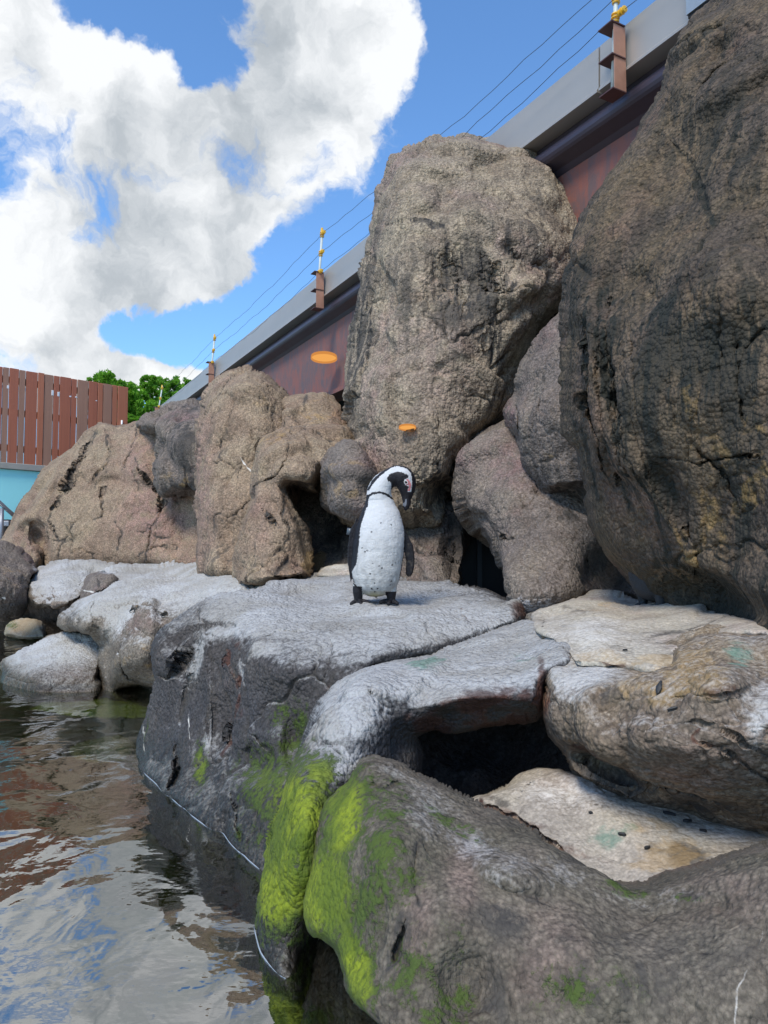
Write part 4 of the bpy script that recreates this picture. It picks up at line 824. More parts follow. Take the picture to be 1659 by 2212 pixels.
def waterline(names, x0, x1, label, key):
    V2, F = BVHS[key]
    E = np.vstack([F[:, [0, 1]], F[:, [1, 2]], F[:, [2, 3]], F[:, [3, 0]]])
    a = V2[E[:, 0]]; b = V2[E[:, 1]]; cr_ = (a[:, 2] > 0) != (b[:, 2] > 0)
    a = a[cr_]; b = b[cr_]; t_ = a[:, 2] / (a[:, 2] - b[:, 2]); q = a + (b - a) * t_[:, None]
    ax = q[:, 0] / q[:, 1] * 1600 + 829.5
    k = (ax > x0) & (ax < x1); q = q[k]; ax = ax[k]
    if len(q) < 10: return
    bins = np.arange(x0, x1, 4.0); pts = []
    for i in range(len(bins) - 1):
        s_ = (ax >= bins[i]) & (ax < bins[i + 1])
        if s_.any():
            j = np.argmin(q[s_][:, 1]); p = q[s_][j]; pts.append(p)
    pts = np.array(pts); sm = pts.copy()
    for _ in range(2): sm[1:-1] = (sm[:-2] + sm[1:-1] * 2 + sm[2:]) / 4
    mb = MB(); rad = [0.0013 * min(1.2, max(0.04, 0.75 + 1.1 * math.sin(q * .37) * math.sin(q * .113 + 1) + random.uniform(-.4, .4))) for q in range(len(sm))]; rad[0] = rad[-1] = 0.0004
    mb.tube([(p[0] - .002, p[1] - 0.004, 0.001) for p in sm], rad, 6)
    o = mb.obj('waterline_glint', m_glint, smooth=True); tag(o, label, 'foam line')


waterline(None, 318, 572, 'thin white line painting the meniscus reflection along the foot of the dark blue-grey ledge rock', 'rock_ledge.002')
waterline(None, 543, 634, 'short white line painting the meniscus reflection at the foot of the mossy front ledge', 'rock_ledge.003')

# ------------------------------------------------------------ the building with its rusty beam
A_ = 3.687; sl = -0.544; nrm = math.hypot(sl, 1)
Tw = Vector((sl, 1, 0)) / nrm                      # along the wall, away from us
Nw = Vector((-1, sl, 0)) / nrm                     # out of the wall, towards the pool
def W(Y, o, z):                                    # a point on the wall: Y of its foot line, offset out, height above the eye
    return Vector((A_ + sl * Y, Y, EYE + z)) + Nw * o


def wallY(px, py, o):
    rx, _, rz = ray(px, py)
    Ai = A_ - o * nrm
    Y = Ai / (rx - sl)
    return Y, rz * Y                               # Y on the line X = Ai + sl*Y, height above the eye


def wall_prism(name, prof, Y0, Y1, mat, parent, smooth=False):
    n = len(prof)
    v = [W(Y0, o, z) for o, z in prof] + [W(Y1, o, z) for o, z in prof]
    f = [(i, (i + 1) % n, n + (i + 1) % n, n + i) for i in range(n)] + [tuple(range(n))[::-1], tuple(range(n, 2 * n))]
    return mesh_obj(name, v, f, mat, parent, smooth)


m_par, t, bs, _ = new_mat('parapet_metal')
co = t.node('ShaderNodeTexCoord').outputs['Object']
t.put(bs.inputs['Base Color'], t.mix(t.noise(co, 1.6, 4, 0.6), (0.34, 0.32, 0.29), (0.44, 0.41, 0.38)))
bs.inputs['Metallic'].default_value = 0.35; bs.inputs['Roughness'].default_value = 0.45
m_rust, t, bs, _ = new_mat('corten_rust')
co = t.node('ShaderNodeTexCoord').outputs['Object']
a1 = t.noise(t.scale_vec(co, (5, 5, 2.4)), 1.2, 9, 0.70, 0.9)
a2 = t.noise(t.scale_vec(co, (22, 22, 1.2)), 1.0, 5, 0.6)
c = t.mix(t.step(a1, 0.38, 0.62), (0.150, 0.098, 0.095), (0.27, 0.098, 0.072))
c = t.mix(t.m('MULTIPLY', t.step(a2, 0.52, 0.72), 0.6), c, (0.34, 0.10, 0.055))
c = t.mix(t.m('MULTIPLY', t.step(t.noise(co, 3.3, 7, 0.7), 0.56, 0.66), 0.65), c, (0.10, 0.095, 0.105))
c = t.mix(t.m('MULTIPLY', t.step(t.noise(co, 60, 3, 0.7), 0.70, 0.76), 0.5), c, (0.5, 0.35, 0.28))
t.put(bs.inputs['Base Color'], c); bs.inputs['Roughness'].default_value = 0.62; bs.inputs['Metallic'].default_value = 0.15
b = t.node('ShaderNodeBump'); b.inputs['Strength'].default_value = 0.5; b.inputs['Distance'].default_value = 0.004
t.put(b.inputs['Height'], t.noise(co, 40, 6, 0.7)); t.l.new(b.outputs[0], bs.inputs['Normal'])
m_flange = simple('beam_flange', (0.070, 0.058, 0.078), 0.42, metal=0.4, var=0.3, vscale=4)
m_black = simple('gear_and_shade_black', (0.012, 0.012, 0.014), 0.9)  # gear housing, and the shade put on the metal box's underside
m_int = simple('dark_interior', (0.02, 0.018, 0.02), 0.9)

bld = empty('building', W(8, 0, 1.75)); tag(bld, 'long low building edge with a rusty steel beam under a grey metal parapet', 'building')
def adopt(o, par):
    bpy.context.view_layer.update()
    o.parent = par; o.matrix_parent_inverse = par.matrix_world.inverted()
    return o


post_px = [(1303, 120), (678, 640), (449, 815), (334, 900)]
postY = [wallY(px, py, 0.10)[0] for px, py in post_px]
cuts = [1.6] + [y + 0.16 for y in postY[:3]] + [17.5]
for i in range(len(cuts) - 1):
    o = wall_prism('parapet_panel', [(0.0, 2.80), (0.02, 2.80), (0.02, 2.815), (0.006, 2.83), (0.0, 3.09), (-0.02, 3.10), (-0.35, 3.11), (-0.35, 2.80)], cuts[i] + 0.006, cuts[i + 1] - 0.006, m_par, None)
    adopt(o, bld)
fl = [(-0.10, 2.797), (-0.10, 2.745)]
for k in range(9):                                  # rolled edge of the top flange
    a = math.pi / 2 - k / 8 * math.pi * 0.95
    fl.append((-0.085 + 0.05 * math.cos(a), 2.685 + 0.058 * math.sin(a)))
fl += [(-0.14, 2.60), (-0.17, 2.57), (-0.30, 2.57), (-0.30, 2.797)]
adopt(wall_prism('top_flange', fl, 1.6, 17.5, m_flange, None), bld)
adopt(wall_prism('web_plate', [(-0.172, 2.57), (-0.172, 1.80), (-0.22, 1.80), (-0.22, 2.57)], 1.6, 17.5, m_rust, None), bld)
adopt(wall_prism('bottom_flange', [(-0.12, 1.797), (-0.12, 1.75), (-0.36, 1.75), (-0.36, 1.797)], 1.6, 17.5, m_rust, None), bld)
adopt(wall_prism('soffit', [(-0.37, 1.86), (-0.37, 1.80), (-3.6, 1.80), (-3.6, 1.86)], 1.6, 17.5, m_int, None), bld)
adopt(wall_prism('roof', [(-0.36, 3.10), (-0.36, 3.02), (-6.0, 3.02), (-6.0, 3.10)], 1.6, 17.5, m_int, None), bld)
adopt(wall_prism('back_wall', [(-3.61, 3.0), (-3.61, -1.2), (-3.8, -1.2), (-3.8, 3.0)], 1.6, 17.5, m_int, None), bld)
# added dark mass behind the boulders, unseen, keeping sky light out of the gaps
adopt(wall_prism('light_block', [(-0.5, 1.2), (-0.5, -1.4), (-0.9, -1.4), (-0.9, 1.2)], 1.6, 17.5, m_int, None), bld)

m_galv = simple('galvanised', (0.36, 0.39, 0.41), 0.45, metal=0.5, var=0.15, vscale=25)
Yb_, zb_ = wallY(1460, 58, 0.12)
ub = empty('metal_box', W(Yb_, 0.03, zb_)); tag(ub, 'pale grey metal box on the parapet, above the huge dark rock', 'metal box')
adopt(wall_prism('casing', [(0.022, zb_ + .02), (0.12, zb_ + .02), (0.12, zb_ + 0.75), (0.022, zb_ + 0.75)], Yb_, Yb_ - 1.6, m_galv, None), ub)
adopt(wall_prism('underside', [(0.024, zb_), (0.112, zb_), (0.112, zb_ + .018), (0.024, zb_ + .018)], Yb_ - 0.004, Yb_ - 1.59, m_black, None), ub)  # black plate stands in for the shade under the box

# ------------------------------------------------------------ wire posts on the parapet
m_brk = simple('bracket_lit', (0.42, 0.22, 0.15), 0.55, metal=0.2, var=0.25, vscale=18)  # lit brown put into the side plate; other plates use the darker copy
m_brd = simple('bracket_dark', (0.10, 0.05, 0.05), 0.55, metal=0.3, var=0.3, vscale=18)
m_rod = simple('post_rod', (0.50, 0.55, 0.53), 0.4, var=0.08)
m_ins = simple('insulator_yellow', (0.72, 0.42, 0.03), 0.4, var=0.2, vscale=60)
m_wire = simple('wire', (0.10, 0.12, 0.16), 0.5, metal=0.6)
Mw = Matrix((Tw, -Nw, Vector((0, 0, 1)))).transposed()      # x along the wall, y into it, z up
ins_px = [[(1312, 40), (1310, -2), (1320, -48)], [(680, 590), (682, 548), (685, 507)], [(452, 784), (455, 758), (459, 732)], [(333, 879), (336, 861), (339, 839)]]
lean = [0.05, 0.062, 0.09, 0.15]
lab = ['nearest wire post with yellow insulators, by the huge dark rock at the top right', 'wire post with three yellow insulators on the parapet left of the monolith', 'slim wire post just above the rounded head of the tall tan boulder', 'farthest wire post with yellow insulators, standing out against the green tree']
wire_pts = [[], [], []]
for i, (px, py) in enumerate(post_px):
    Y = postY[i]; root = empty('wire_post', W(Y, 0.0, 2.70)); tag(root, lab[i], 'wire post', 'electric wire posts along the parapet')
    def piece(name, mat, fn, bevel=0.0, smooth=False):
        mb = MB(); fn(mb); o = mb.obj(name, mat, None, smooth, bevel); return adopt(o, root)
    zt, zm, zb = 3.055, 2.86, 2.655
    w_ = 0.090
    piece('back_plate', m_brd, lambda m: m.box(W(Y, 0.026, (zt + zb) / 2), w_, 0.006, zt - zb - .012, Mw))
    piece('side_plate', m_brk, lambda m: m.box(W(Y, 0.026 + w_ / 2, (zt + zb) / 2) - Tw * (w_ / 2), 0.006, w_, zt - zb - .012, Mw))
    for z in (zt, zm, zb):
        piece('shelf_plate', m_brd, lambda m: m.box(W(Y, 0.03 + w_ * .62, z), w_ + .02, w_ * 1.2, 0.007, Mw))
    for z in (zt - .07, zb + .045):
        piece('bolt', m_galv, lambda m: m.tube([W(Y, 0.06, z) - Tw * (w_ / 2 - .003), W(Y, 0.06, z) - Tw * (w_ / 2 - .018)], 0.009, 6))
    base = W(Y, 0.03 + w_ * .62, zb)
    ds = base.y
    tops = [P(a, b_, ds) for a, b_ in ins_px[i]]
    top = tops[2] + Vector((0, 0, 0.05))
    lx = lean[i]
    def rodpt(z): return base + Vector((lx * (z - base.z), 0, z - base.z))
    piece('rod', m_rod, lambda m: m.tube([rodpt(base.z), rodpt(top.z)], 0.0135, 10), smooth=True)
    for k, tp in enumerate(tops):
        q = rodpt(tp.z)
        def spool(m, c, ax, s=1.0):
            ax = ax.normalized(); prof = [(-.030, .008), (-.028, .022), (-.020, .024), (-.016, .013), (-.006, .013), (-.003, .026), (.003, .026), (.006, .013), (.016, .013), (.020, .024), (.028, .022), (.030, .008)]
            m.tube([c + ax * a * s for a, r in prof], [r * s for a, r in prof], 12)
        def ins(m):
            spool(m, q, Vector((0, 0, 1)))
            m.tube([q, q - Tw * 0.05 + Nw * .01], 0.009, 8)
            spool(m, q - Tw * 0.062 + Nw * .01, Tw, .85)
            if k == 2: m.tube([q + Vector((0, 0, .02)), q + Vector((0, 0, .075))], [0.02, 0.012], 10)
        piece('insulator', m_ins, ins, smooth=False)
        wire_pts[k].append(q - Tw * 0.062 + Nw * .01)
wl = ['lowest of the three fence wires, running just above the parapet', 'middle of the three fence wires strung above the parapet', 'topmost of the three fence wires strung above the parapet']
for k in range(3):
    pts = wire_pts[k]; ext = pts[0] + (pts[0] - pts[1]) * 0.8
    ctrl_ = [ext] + pts; out_ = []
    for a, b_ in zip(ctrl_[:-1], ctrl_[1:]):
        for q in range(24):
            s_ = q / 24
            kink = Vector((0, 0, 0.012 * math.sin(s_ * 21 + k * 2) * math.sin(math.pi * s_) + 0.006 * math.sin(s_ * 57 + k)))
            out_.append(a.lerp(b_, s_) + Vector((0, 0, -0.05 * math.sin(math.pi * s_))) + kink)
    out_.append(pts[-1])
    mb = MB(); mb.tube(out_, 0.0022, 5); o = mb.obj('fence_wire', m_wire); tag(o, wl[k], 'wire', 'three parallel wires')

# ------------------------------------------------------------ amber ovals: window reflections of indoor lights, built as glowing discs
m_amb = bpy.data.materials.new('amber_glow'); m_amb.use_nodes = True
t = NT(m_amb.node_tree); t.n.clear(); e = t.node('ShaderNodeEmission'); e.inputs[0].default_value = (1.0, 0.45, 0.11, 1); e.inputs[1].default_value = 0.50
oo = t.node('ShaderNodeOutputMaterial'); t.l.new(e.outputs[0], oo.inputs[0])
m_amb2 = bpy.data.materials.new('amber_rim'); m_amb2.use_nodes = True
t = NT(m_amb2.node_tree); t.n.clear(); e = t.node('ShaderNodeEmission'); e.inputs[0].default_value = (1.0, 0.40, 0.10, 1); e.inputs[1].default_value = 0.36
oo = t.node('ShaderNodeOutputMaterial'); t.l.new(e.outputs[0], oo.inputs[0])
for (px, py, rp, o_, label) in ((700, 775, 29, None, 'added amber glow for a light reflected in the viewing window, over the rusty beam'), (880, 925, 19, 1, 'smaller added amber glow for a light reflected in the viewing window, low over the monolith')):
    if o_ is None:
        Yl, zl = wallY(px, py, 0.02); c0 = P(px, py, Yl)
    else:
        h_ = hit(px, py); c0 = P(px, py, h_[0].y - 0.045)
    r_ = rp / 1600 * c0.y
    lp = empty('lamp_reflection', c0); tag(lp, label, 'lamp')
    mb = MB(); n = 32
    tilt = Matrix.Rotation(-0.12 if o_ is None else -0.16, 3, 'X')
    ring = lambda r, z: [c0 + tilt @ Vector((math.cos(2 * math.pi * k / n) * r, math.sin(2 * math.pi * k / n) * r, z)) for k in range(n)]
    a = ring(r_, 0) + ring(r_ * .97, r_ * .22) + ring(r_ * .93, r_ * .20) + ring(r_ * .95, 0.0)
    f = []
    for j in range(4):
        for k in range(n): f.append((j * n + k, j * n + (k + 1) % n, ((j + 1) % 4) * n + (k + 1) % n, ((j + 1) % 4) * n + k))
    mb.add(a, f); adopt(mb.obj('rim', m_amb2, smooth=True), lp)
    mb = MB(); b2 = ring(r_ * .945, r_ * .17) + ring(r_ * .945, r_ * .15)
    mb.add(b2, [tuple(range(n)), tuple(range(n, 2 * n))[::-1]] + [(k, (k + 1) % n, n + (k + 1) % n, n + k) for k in range(n)])
    adopt(mb.obj('glow_disc', m_amb), lp)
    if o_ is not None: continue
    mb = MB(); mb.tube([c0 + Vector((0, r_ * .3, r_ * .30)), c0 + Vector((0, 0.25 if o_ is None else 0.12, r_ * .55))], 0.006, 8); adopt(mb.obj('added_arm', m_brd), lp)  # added stub behind the glowing oval, no real fitting

# ------------------------------------------------------------ plank fence and turquoise wall at left
F0 = Vector((-4.71, 9.0, 0)); Fd = Vector((1, 1, 0)).normalized(); Fn = Vector((1, -1, 0)).normalized()
def fs(px): rx = ray(px, 900)[0]; return (9 * rx + 4.71) / (1 - rx) * math.sqrt(2)
m_red = simple('plank_red', (0.40, 0.130, 0.070), 0.6, var=0.22, vscale=1.0, stretch=(40, 40, 1.3), bump=.3, bscale=1.5)
m_red2 = simple('plank_orange', (0.44, 0.155, 0.08), 0.6, var=0.2, vscale=1.0, stretch=(40, 40, 1.3), bump=.3, bscale=1.5)
m_gry = simple('plank_grey', (0.36, 0.19, 0.125), 0.7, var=0.2, vscale=1.0, stretch=(40, 40, 1.3), bump=.3, bscale=1.5)
m_con = simple('concrete', (0.36, 0.34, 0.30), 0.85, var=0.2, vscale=6, bump=.3)
m_tur = simple('turquoise_paint', (0.36, 0.84, 0.86), 0.7, var=0.05, vscale=3)
m_wht = simple('white_bits', (0.75, 0.76, 0.78), 0.6)
fence = empty('plank_fence', F0 + Vector((0, 0, 1.91))); tag(fence, 'tall fence of upright red-brown and grey-brown planks above the turquoise wall', 'fence')
pl = [(-330, -262, 1), (-256, -160, 0), (-154, -64, 2), (-60, 12, 0), (18, 85, 2), (90, 195, 0), (200, 268, 2), (275, 405, 0), (410, 478, 1), (482, 580, 2), (585, 650, 0), (655, 778, 0), (782, 843, 0), (850, 970, 2), (975, 1072, 0), (1075, 1132, 1), (1136, 1230, 2), (1236, 1292, 1), (1297, 1410, 1)]
Mf = Matrix((Fd, -Fn, Vector((0, 0, 1)))).transposed()
ZB, ZT = 1.91, 3.09
for (a, b_, kind) in pl:
    s0, s1 = fs(a * .195 + .4), fs(b_ * .195 - .4)
    mb = MB(); mid_ = F0 + Fd * (s0 + s1) / 2; jit = random.uniform(-.004, .004)
    mb.box(mid_ + Fn * jit + Vector((0, 0, (ZB + ZT) / 2 + random.uniform(-.004, .004))), s1 - s0, 0.03, ZT - ZB, Mf)
    adopt(mb.obj('plank', (m_red, m_red2, m_gry)[kind], bevel=.003), fence)
s_end = fs(1410 * .195)
for z in (2.1, 2.55, 2.95):
    mb = MB(); mb.box(F0 + Fd * (s_end / 2 - .8) - Fn * 0.04 + Vector((0, 0, z)), s_end + 1.5, 0.04, 0.08, Mf); adopt(mb.obj('rail', m_int), fence)
for (cx, cy, h_) in ((0, 370, 40), (75, 375, 36), (185, 395, 38), (258, 405, 36), (572, 440, 60), (638, 455, 50), (768, 480, 16), (835, 487, 16), (1058, 527, 14)):  # white flecks standing for light through plank gaps and paper bits
    s_ = fs(cx * .195); Yp = (F0 + Fd * s_).y; c0 = P(cx * .195, (1150 + cy / 3.4024) * .6636, Yp)
    mb = MB(); mb.box(F0 + Fd * s_ + Fn * .005 + Vector((0, 0, c0.z)), .028, .022, h_ * .195 / 1600 * Yp, Mf); adopt(mb.obj('gap_fleck', m_wht, bevel=.004), fence)
s_ = fs(1340 * .195); mb = MB(); mb.tube([F0 + Fd * s_ + Fn * .03 + Vector((0, 0, 2.42)), F0 + Fd * s_ + Fn * .03 + Vector((0, 0, 2.62))], .012, 8); adopt(mb.obj('white_tube', m_wht, smooth=True), fence)
tw = empty('retaining_wall', F0); tag(tw, 'flat turquoise painted wall with a concrete cap, below the plank fence', 'wall')
mb = MB(); mb.box(F0 + Fd * .2 - Fn * .10 + Vector((0, 0, 1.83 - 1.25)), 9.0, .2, 2.5, Mf); adopt(mb.obj('painted_face', m_tur), tw)
mb = MB(); mb.box(F0 + Fd * .2 - Fn * .09 + Vector((0, 0, 1.872)), 9.0, .26, .076, Mf); adopt(mb.obj('concrete_cap', m_con, bevel=.006), tw)

m_steel = simple('rail_steel', (0.22, 0.23, 0.26), 0.4, metal=0.5)
hr = empty('handrail', P(3, 1190, 7.6)); tag(hr, 'grey tubular handrail at the far left edge in front of the turquoise wall', 'handrail')
mb = MB(); mb.tube([P(4, 1098, 7.6), P(2, 1200, 7.6)], 0.021, 12); adopt(mb.obj('post', m_steel, smooth=True), hr)
mb = MB(); mb.tube([P(-60, 1042, 7.45), P(-20, 1068, 7.55), P(4, 1090, 7.6), P(18, 1103, 7.65), P(52, 1132, 7.8)], 0.021, 12); adopt(mb.obj('rail', m_steel, smooth=True), hr)
mb = MB(); mb.tube([P(-40, 1128, 7.6), P(4, 1128, 7.6)], 0.016, 10); adopt(mb.obj('lower_rail', m_steel, smooth=True), hr)
eq = empty('equipment_box', P(14, 1170, 8.1)); tag(eq, 'small dark box of pump gear behind the handrail, against the turquoise wall', 'equipment box')
mb = MB(); mb.box(P(12, 1150, 8.1), .11, .1, .28); adopt(mb.obj('housing', m_black, bevel=.01), eq)
mb = MB(); mb.box(P(15, 1131, 8.02), .07, .06, .06); adopt(mb.obj('valve', m_steel, bevel=.008), eq)

# ------------------------------------------------------------ trees beyond the fence
m_leaf = bpy.data.materials.new('leaves'); m_leaf.use_nodes = True
t = NT(m_leaf.node_tree); t.n.clear(); out = t.node('ShaderNodeOutputMaterial')
oi = t.node('ShaderNodeAttribute', attribute_name='tint').outputs['Fac']
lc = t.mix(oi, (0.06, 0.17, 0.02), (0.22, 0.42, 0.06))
df = t.node('ShaderNodeBsdfDiffuse', i_Color=lc); tl = t.node('ShaderNodeBsdfTranslucent', i_Color=t.mix(1.0, lc, (1.3, 1.5, .6), 'MULTIPLY'))
ms = t.node('ShaderNodeMixShader'); ms.inputs[0].default_value = 0.42; t.l.new(df.outputs[0], ms.inputs[1]); t.l.new(tl.outputs[0], ms.inputs[2]); t.l.new(ms.outputs[0], out.inputs[0])
m_bark = simple('bark', (0.10, 0.075, 0.05), 0.9, vscale=8, bump=.5)


def tree(label, base_px, Y, blobs, nleaf, seed):
    r = np.random.default_rng(seed)
    b0 = P(base_px, 1100, Y); b0.z = 0.3
    root = empty('tree', b0); tag(root, label, 'tree', 'trees beyond the fence')
    cs = [(P(a, b_, Y + r.uniform(-.8, .8)), rr / 1600 * Y) for a, b_, rr in blobs]
    mb = MB(); top = cs[0][0]
    mb.tube([b0, b0.lerp(top, .5) + Vector((.1, 0, 0)), top], [.2, .14, .06], 8)
    for c_, rr in cs[1:]:
        mb.tube([b0.lerp(top, .45), b0.lerp(top, .6).lerp(c_, .5), c_], [.09, .06, .02], 6)
    adopt(mb.obj('trunk', m_bark, smooth=True), root)
    V = []; tint = []
    tot_ = sum(rr ** 2 for _, rr in cs)
    for c_, rr in cs:
        n = int(nleaf * rr ** 2 / tot_)
        subs = [(Vector(r.normal(size=3)).normalized() * rr * r.uniform(.3, 1.2) ** .8, r.uniform(.14, .34) * rr) for _ in range(34)]
        for _ in range(n):
            sc_, sr = subs[r.integers(len(subs))]
            d = Vector(r.normal(size=3)).normalized() * sr * r.uniform(.2, 1) ** .5
            p = c_ + sc_ + d
            s_ = r.uniform(.035, .075); a = Vector(r.normal(size=3)).normalized(); b_ = a.orthogonal().normalized(); b_ = (Matrix.Rotation(r.uniform(0, 6.3), 3, a) @ b_)
            V += [p - a * s_, p + b_ * s_ * .45, p + a * s_, p - b_ * s_ * .45]
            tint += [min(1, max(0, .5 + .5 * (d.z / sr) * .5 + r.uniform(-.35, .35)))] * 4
    F_ = [(i, i + 1, i + 2, i + 3) for i in range(0, len(V), 4)]
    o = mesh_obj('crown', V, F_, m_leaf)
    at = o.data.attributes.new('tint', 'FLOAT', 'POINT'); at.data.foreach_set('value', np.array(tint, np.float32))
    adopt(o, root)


tree('leafy green tree nearest the end of the plank fence, bright at its foot', 255, 19, [(250, 850, 40), (225, 826, 26), (290, 865, 34), (262, 900, 40), (300, 905, 36), (215, 870, 30)], 14000, 3)
tree('tall loose green tree behind the yellow wire post', 345, 23, [(345, 850, 34), (320, 832, 22), (372, 842, 26), (362, 880, 34), (330, 895, 30)], 12000, 4)
tree('small pale tree top showing just above the far end of the parapet', 408, 27, [(405, 842, 22), (425, 860, 26), (392, 862, 20)], 5000, 5)

# ------------------------------------------------------------ near-black panel painting the shade in the crevice, with a metal frame
m_crevice = simple('crevice_black', (0.012, 0.014, 0.020), 0.5, metal=0.3)
dn = empty('crevice_shade', P(1060, 1300, 4.35)); tag(dn, 'near-black panel painting the shade of the crevice, with a metal frame, right of the standing penguin', 'dark panel')
mb = MB(); mb.box(P(1050, 1160, 4.75), 1.3, .05, 1.3); adopt(mb.obj('dark_panel', m_crevice), dn)
mb = MB(); mb.box(P(1035, 1160, 4.66), .03, .03, 1.2); adopt(mb.obj('frame', simple('crevice_frame', (0.035, 0.04, 0.05), 0.5), None), dn)
mb = MB(); mb.box(P(1068, 1330, 3.9), 0.7, 1.9, .04); adopt(mb.obj('crevice_floor', m_int), dn)

# ------------------------------------------------------------ penguins
def in_poly(x, y, poly):
    return inside(np.column_stack([x, y]), np.array(poly, float))


h_ = hit(808, 1304, ['rock_ledge.002']); PY = h_[0].y; K = 0.18 * PY / 1600
def L(cx, cy, d=0.0): return Vector(((cx - 640) * K, d * K, (1908 - cy) * K))   # local metres from the close-up's own grid; d = depth away from us


def build_penguin_mesh():
    mb = MB()
    tor = [(1815, 560, 700), (1785, 490, 790), (1740, 430, 862), (1690, 390, 893), (1600, 356, 926), (1500, 342, 946), (1400, 346, 958), (1300, 354, 973), (1200, 358, 985), (1100, 372, 987), (1000, 388, 978), (900, 424, 954), (800, 466, 922), (720, 500, 876), (650, 520, 846), (590, 530, 828), (540, 560, 815)]
    n = 40; vs = []; fs_ = []
    for (y, l, r) in tor:
        cx = (l + r) / 2; rx = (r - l) / 2; ry = rx * .92
        for k in range(n):
            a = 2 * math.pi * k / n
            vs.append(L(cx + rx * math.cos(a), y, 20 + ry * math.sin(a)))
    m_ = len(tor)
    for j in range(m_ - 1):
        for k in range(n): fs_.append((j * n + k, j * n + (k + 1) % n, (j + 1) * n + (k + 1) % n, (j + 1) * n + k))
    fs_ += [tuple(range(n))[::-1], tuple((m_ - 1) * n + k for k in range(n))]
    mb.add(vs, fs_)
    path = [(672, 660, 150), (675, 600, 148), (682, 550, 146), (705, 490, 137), (755, 430, 124), (825, 385, 117), (890, 368, 126), (950, 388, 140), (995, 440, 130), (1012, 510, 110), (1013, 575, 82), (1010, 630, 60)]
    def resample(path, k=5):
        o = []
        for i in range(len(path) - 1):
            a = np.array(path[max(i - 1, 0)], float); b_ = np.array(path[i], float); c_ = np.array(path[i + 1], float); d_ = np.array(path[min(i + 2, len(path) - 1)], float)
            for q in range(k):
                s_ = q / k
                o.append(0.5 * (2 * b_ + (c_ - a) * s_ + (2 * a - 5 * b_ + 4 * c_ - d_) * s_ ** 2 + (-a + 3 * b_ - 3 * c_ + d_) * s_ ** 3))
        o.append(np.array(path[-1], float)); return o
    pp = resample(path)
    mb.tube([L(x, y, 10) for x, y, r in pp], [r * K for x, y, r in pp], 28)
    bill = resample([(1010, 590, 66), (1010, 650, 55), (1009, 700, 50), (1006, 735, 41), (1000, 765, 27), (993, 788, 11)], 4)
    mb.tube([L(x, y, 6) for x, y, r in bill], [r * K for x, y, r in bill], 16)
    # tail
    mb.tube([L(640, 1730, 190), L(640, 1840, 270)], [70 * K, 14 * K], 10)
    # legs and webbed feet
    for (ax, tips, top) in (((428, 1850), [(338, 1912, -75), (480, 1918, -120), (572, 1898, -80)], (432, 1660, 74)), ((822, 1850), [(680, 1888, -70), (785, 1908, -120), (905, 1908, -85)], (820, 1690, 74))):
        mb.tube([L(top[0], top[1], -10), L(ax[0], 1760, -14), L(ax[0], ax[1], -10)], [top[2] * K, 66 * K, 50 * K], 12)
        hub = L(ax[0], 1868, 0); heel = L(ax[0], 1888, 50)
        mb.tube([hub, heel], [34 * K, 16 * K], 8)
        T = []
        for (tx, ty, td) in tips:
            tip = L(tx, ty - 8, td); kn = hub.lerp(tip, .6) + Vector((0, 0, 10 * K)); T.append(tip)
            mb.tube([hub, kn, hub.lerp(tip, .86), tip], [34 * K, 27 * K, 25 * K, 17 * K], 8)
        for a, b_ in ((0, 1), (1, 2)):
            A = [hub, hub.lerp(T[a], .8), (T[a] + T[b_]) / 2 * .62 + hub * .38, hub.lerp(T[b_], .8)]
            lo_ = [v + Vector((0, 0, -9 * K)) for v in A]; hi_ = [v + Vector((0, 0, 9 * K)) for v in A]
            mb.add(lo_ + hi_, [(3, 2, 1, 0), (4, 5, 6, 7), (0, 1, 5, 4), (1, 2, 6, 5), (2, 3, 7, 6), (3, 0, 4, 7)])
    # flippers
    def flip(poly, d0, d1, tn):
        nn = len(poly); cx = sum(p[0] for p in poly) / nn; cy = sum(p[1] for p in poly) / nn
        ring1 = [L(x, y, d0 + (d1 - d0) * (y - poly[0][1]) / 600.) for x, y in poly]
        front = [L(cx + (x - cx) * .82, cy + (y - cy) * .95, d0 + (d1 - d0) * (y - poly[0][1]) / 600. - tn) for x, y in poly]
        back = [L(cx + (x - cx) * .82, cy + (y - cy) * .95, d0 + (d1 - d0) * (y - poly[0][1]) / 600. + tn) for x, y in poly]
        vs = ring1 + front + back; f = [tuple(nn + i for i in range(nn)), tuple(2 * nn + i for i in range(nn))[::-1]]
        for i in range(nn):
            j = (i + 1) % nn; f += [(i, j, nn + j, nn + i), (j, i, 2 * nn + i, 2 * nn + j)]
        mb.add(vs, f)
    flip([(950, 1000), (985, 1020), (1040, 1110), (1085, 1195), (1104, 1300), (1106, 1420), (1092, 1530), (1060, 1578), (1030, 1586), (1002, 1560), (996, 1480), (1003, 1380), (985, 1290), (960, 1240), (930, 1150)], 20, 60, 20)
    flip([(420, 860), (385, 930), (340, 1000), (318, 1080), (304, 1200), (296, 1320), (302, 1420), (318, 1540), (334, 1655), (350, 1620), (356, 1500), (370, 1400), (400, 1260), (430, 1100)], -20, 40, 30)
    tmp = mesh_obj('tmp', mb.v, mb.f, None)
    rm = tmp.modifiers.new('r', 'REMESH'); rm.mode = 'VOXEL'; rm.voxel_size = 0.0021
    sm = tmp.modifiers.new('s', 'SMOOTH'); sm.factor = 0.5; sm.iterations = 5
    dg = bpy.context.evaluated_depsgraph_get()
    me = bpy.data.meshes.new_from_object(tmp.evaluated_get(dg)); bpy.data.objects.remove(tmp)
    n = len(me.vertices); co_ = np.empty(n * 3, np.float32); me.vertices.foreach_get('co', co_); co_ = co_.reshape(-1, 3).astype(float)
    nr = np.empty(n * 3, np.float32); me.vertices.foreach_get('normal', nr); nr = nr.reshape(-1, 3)
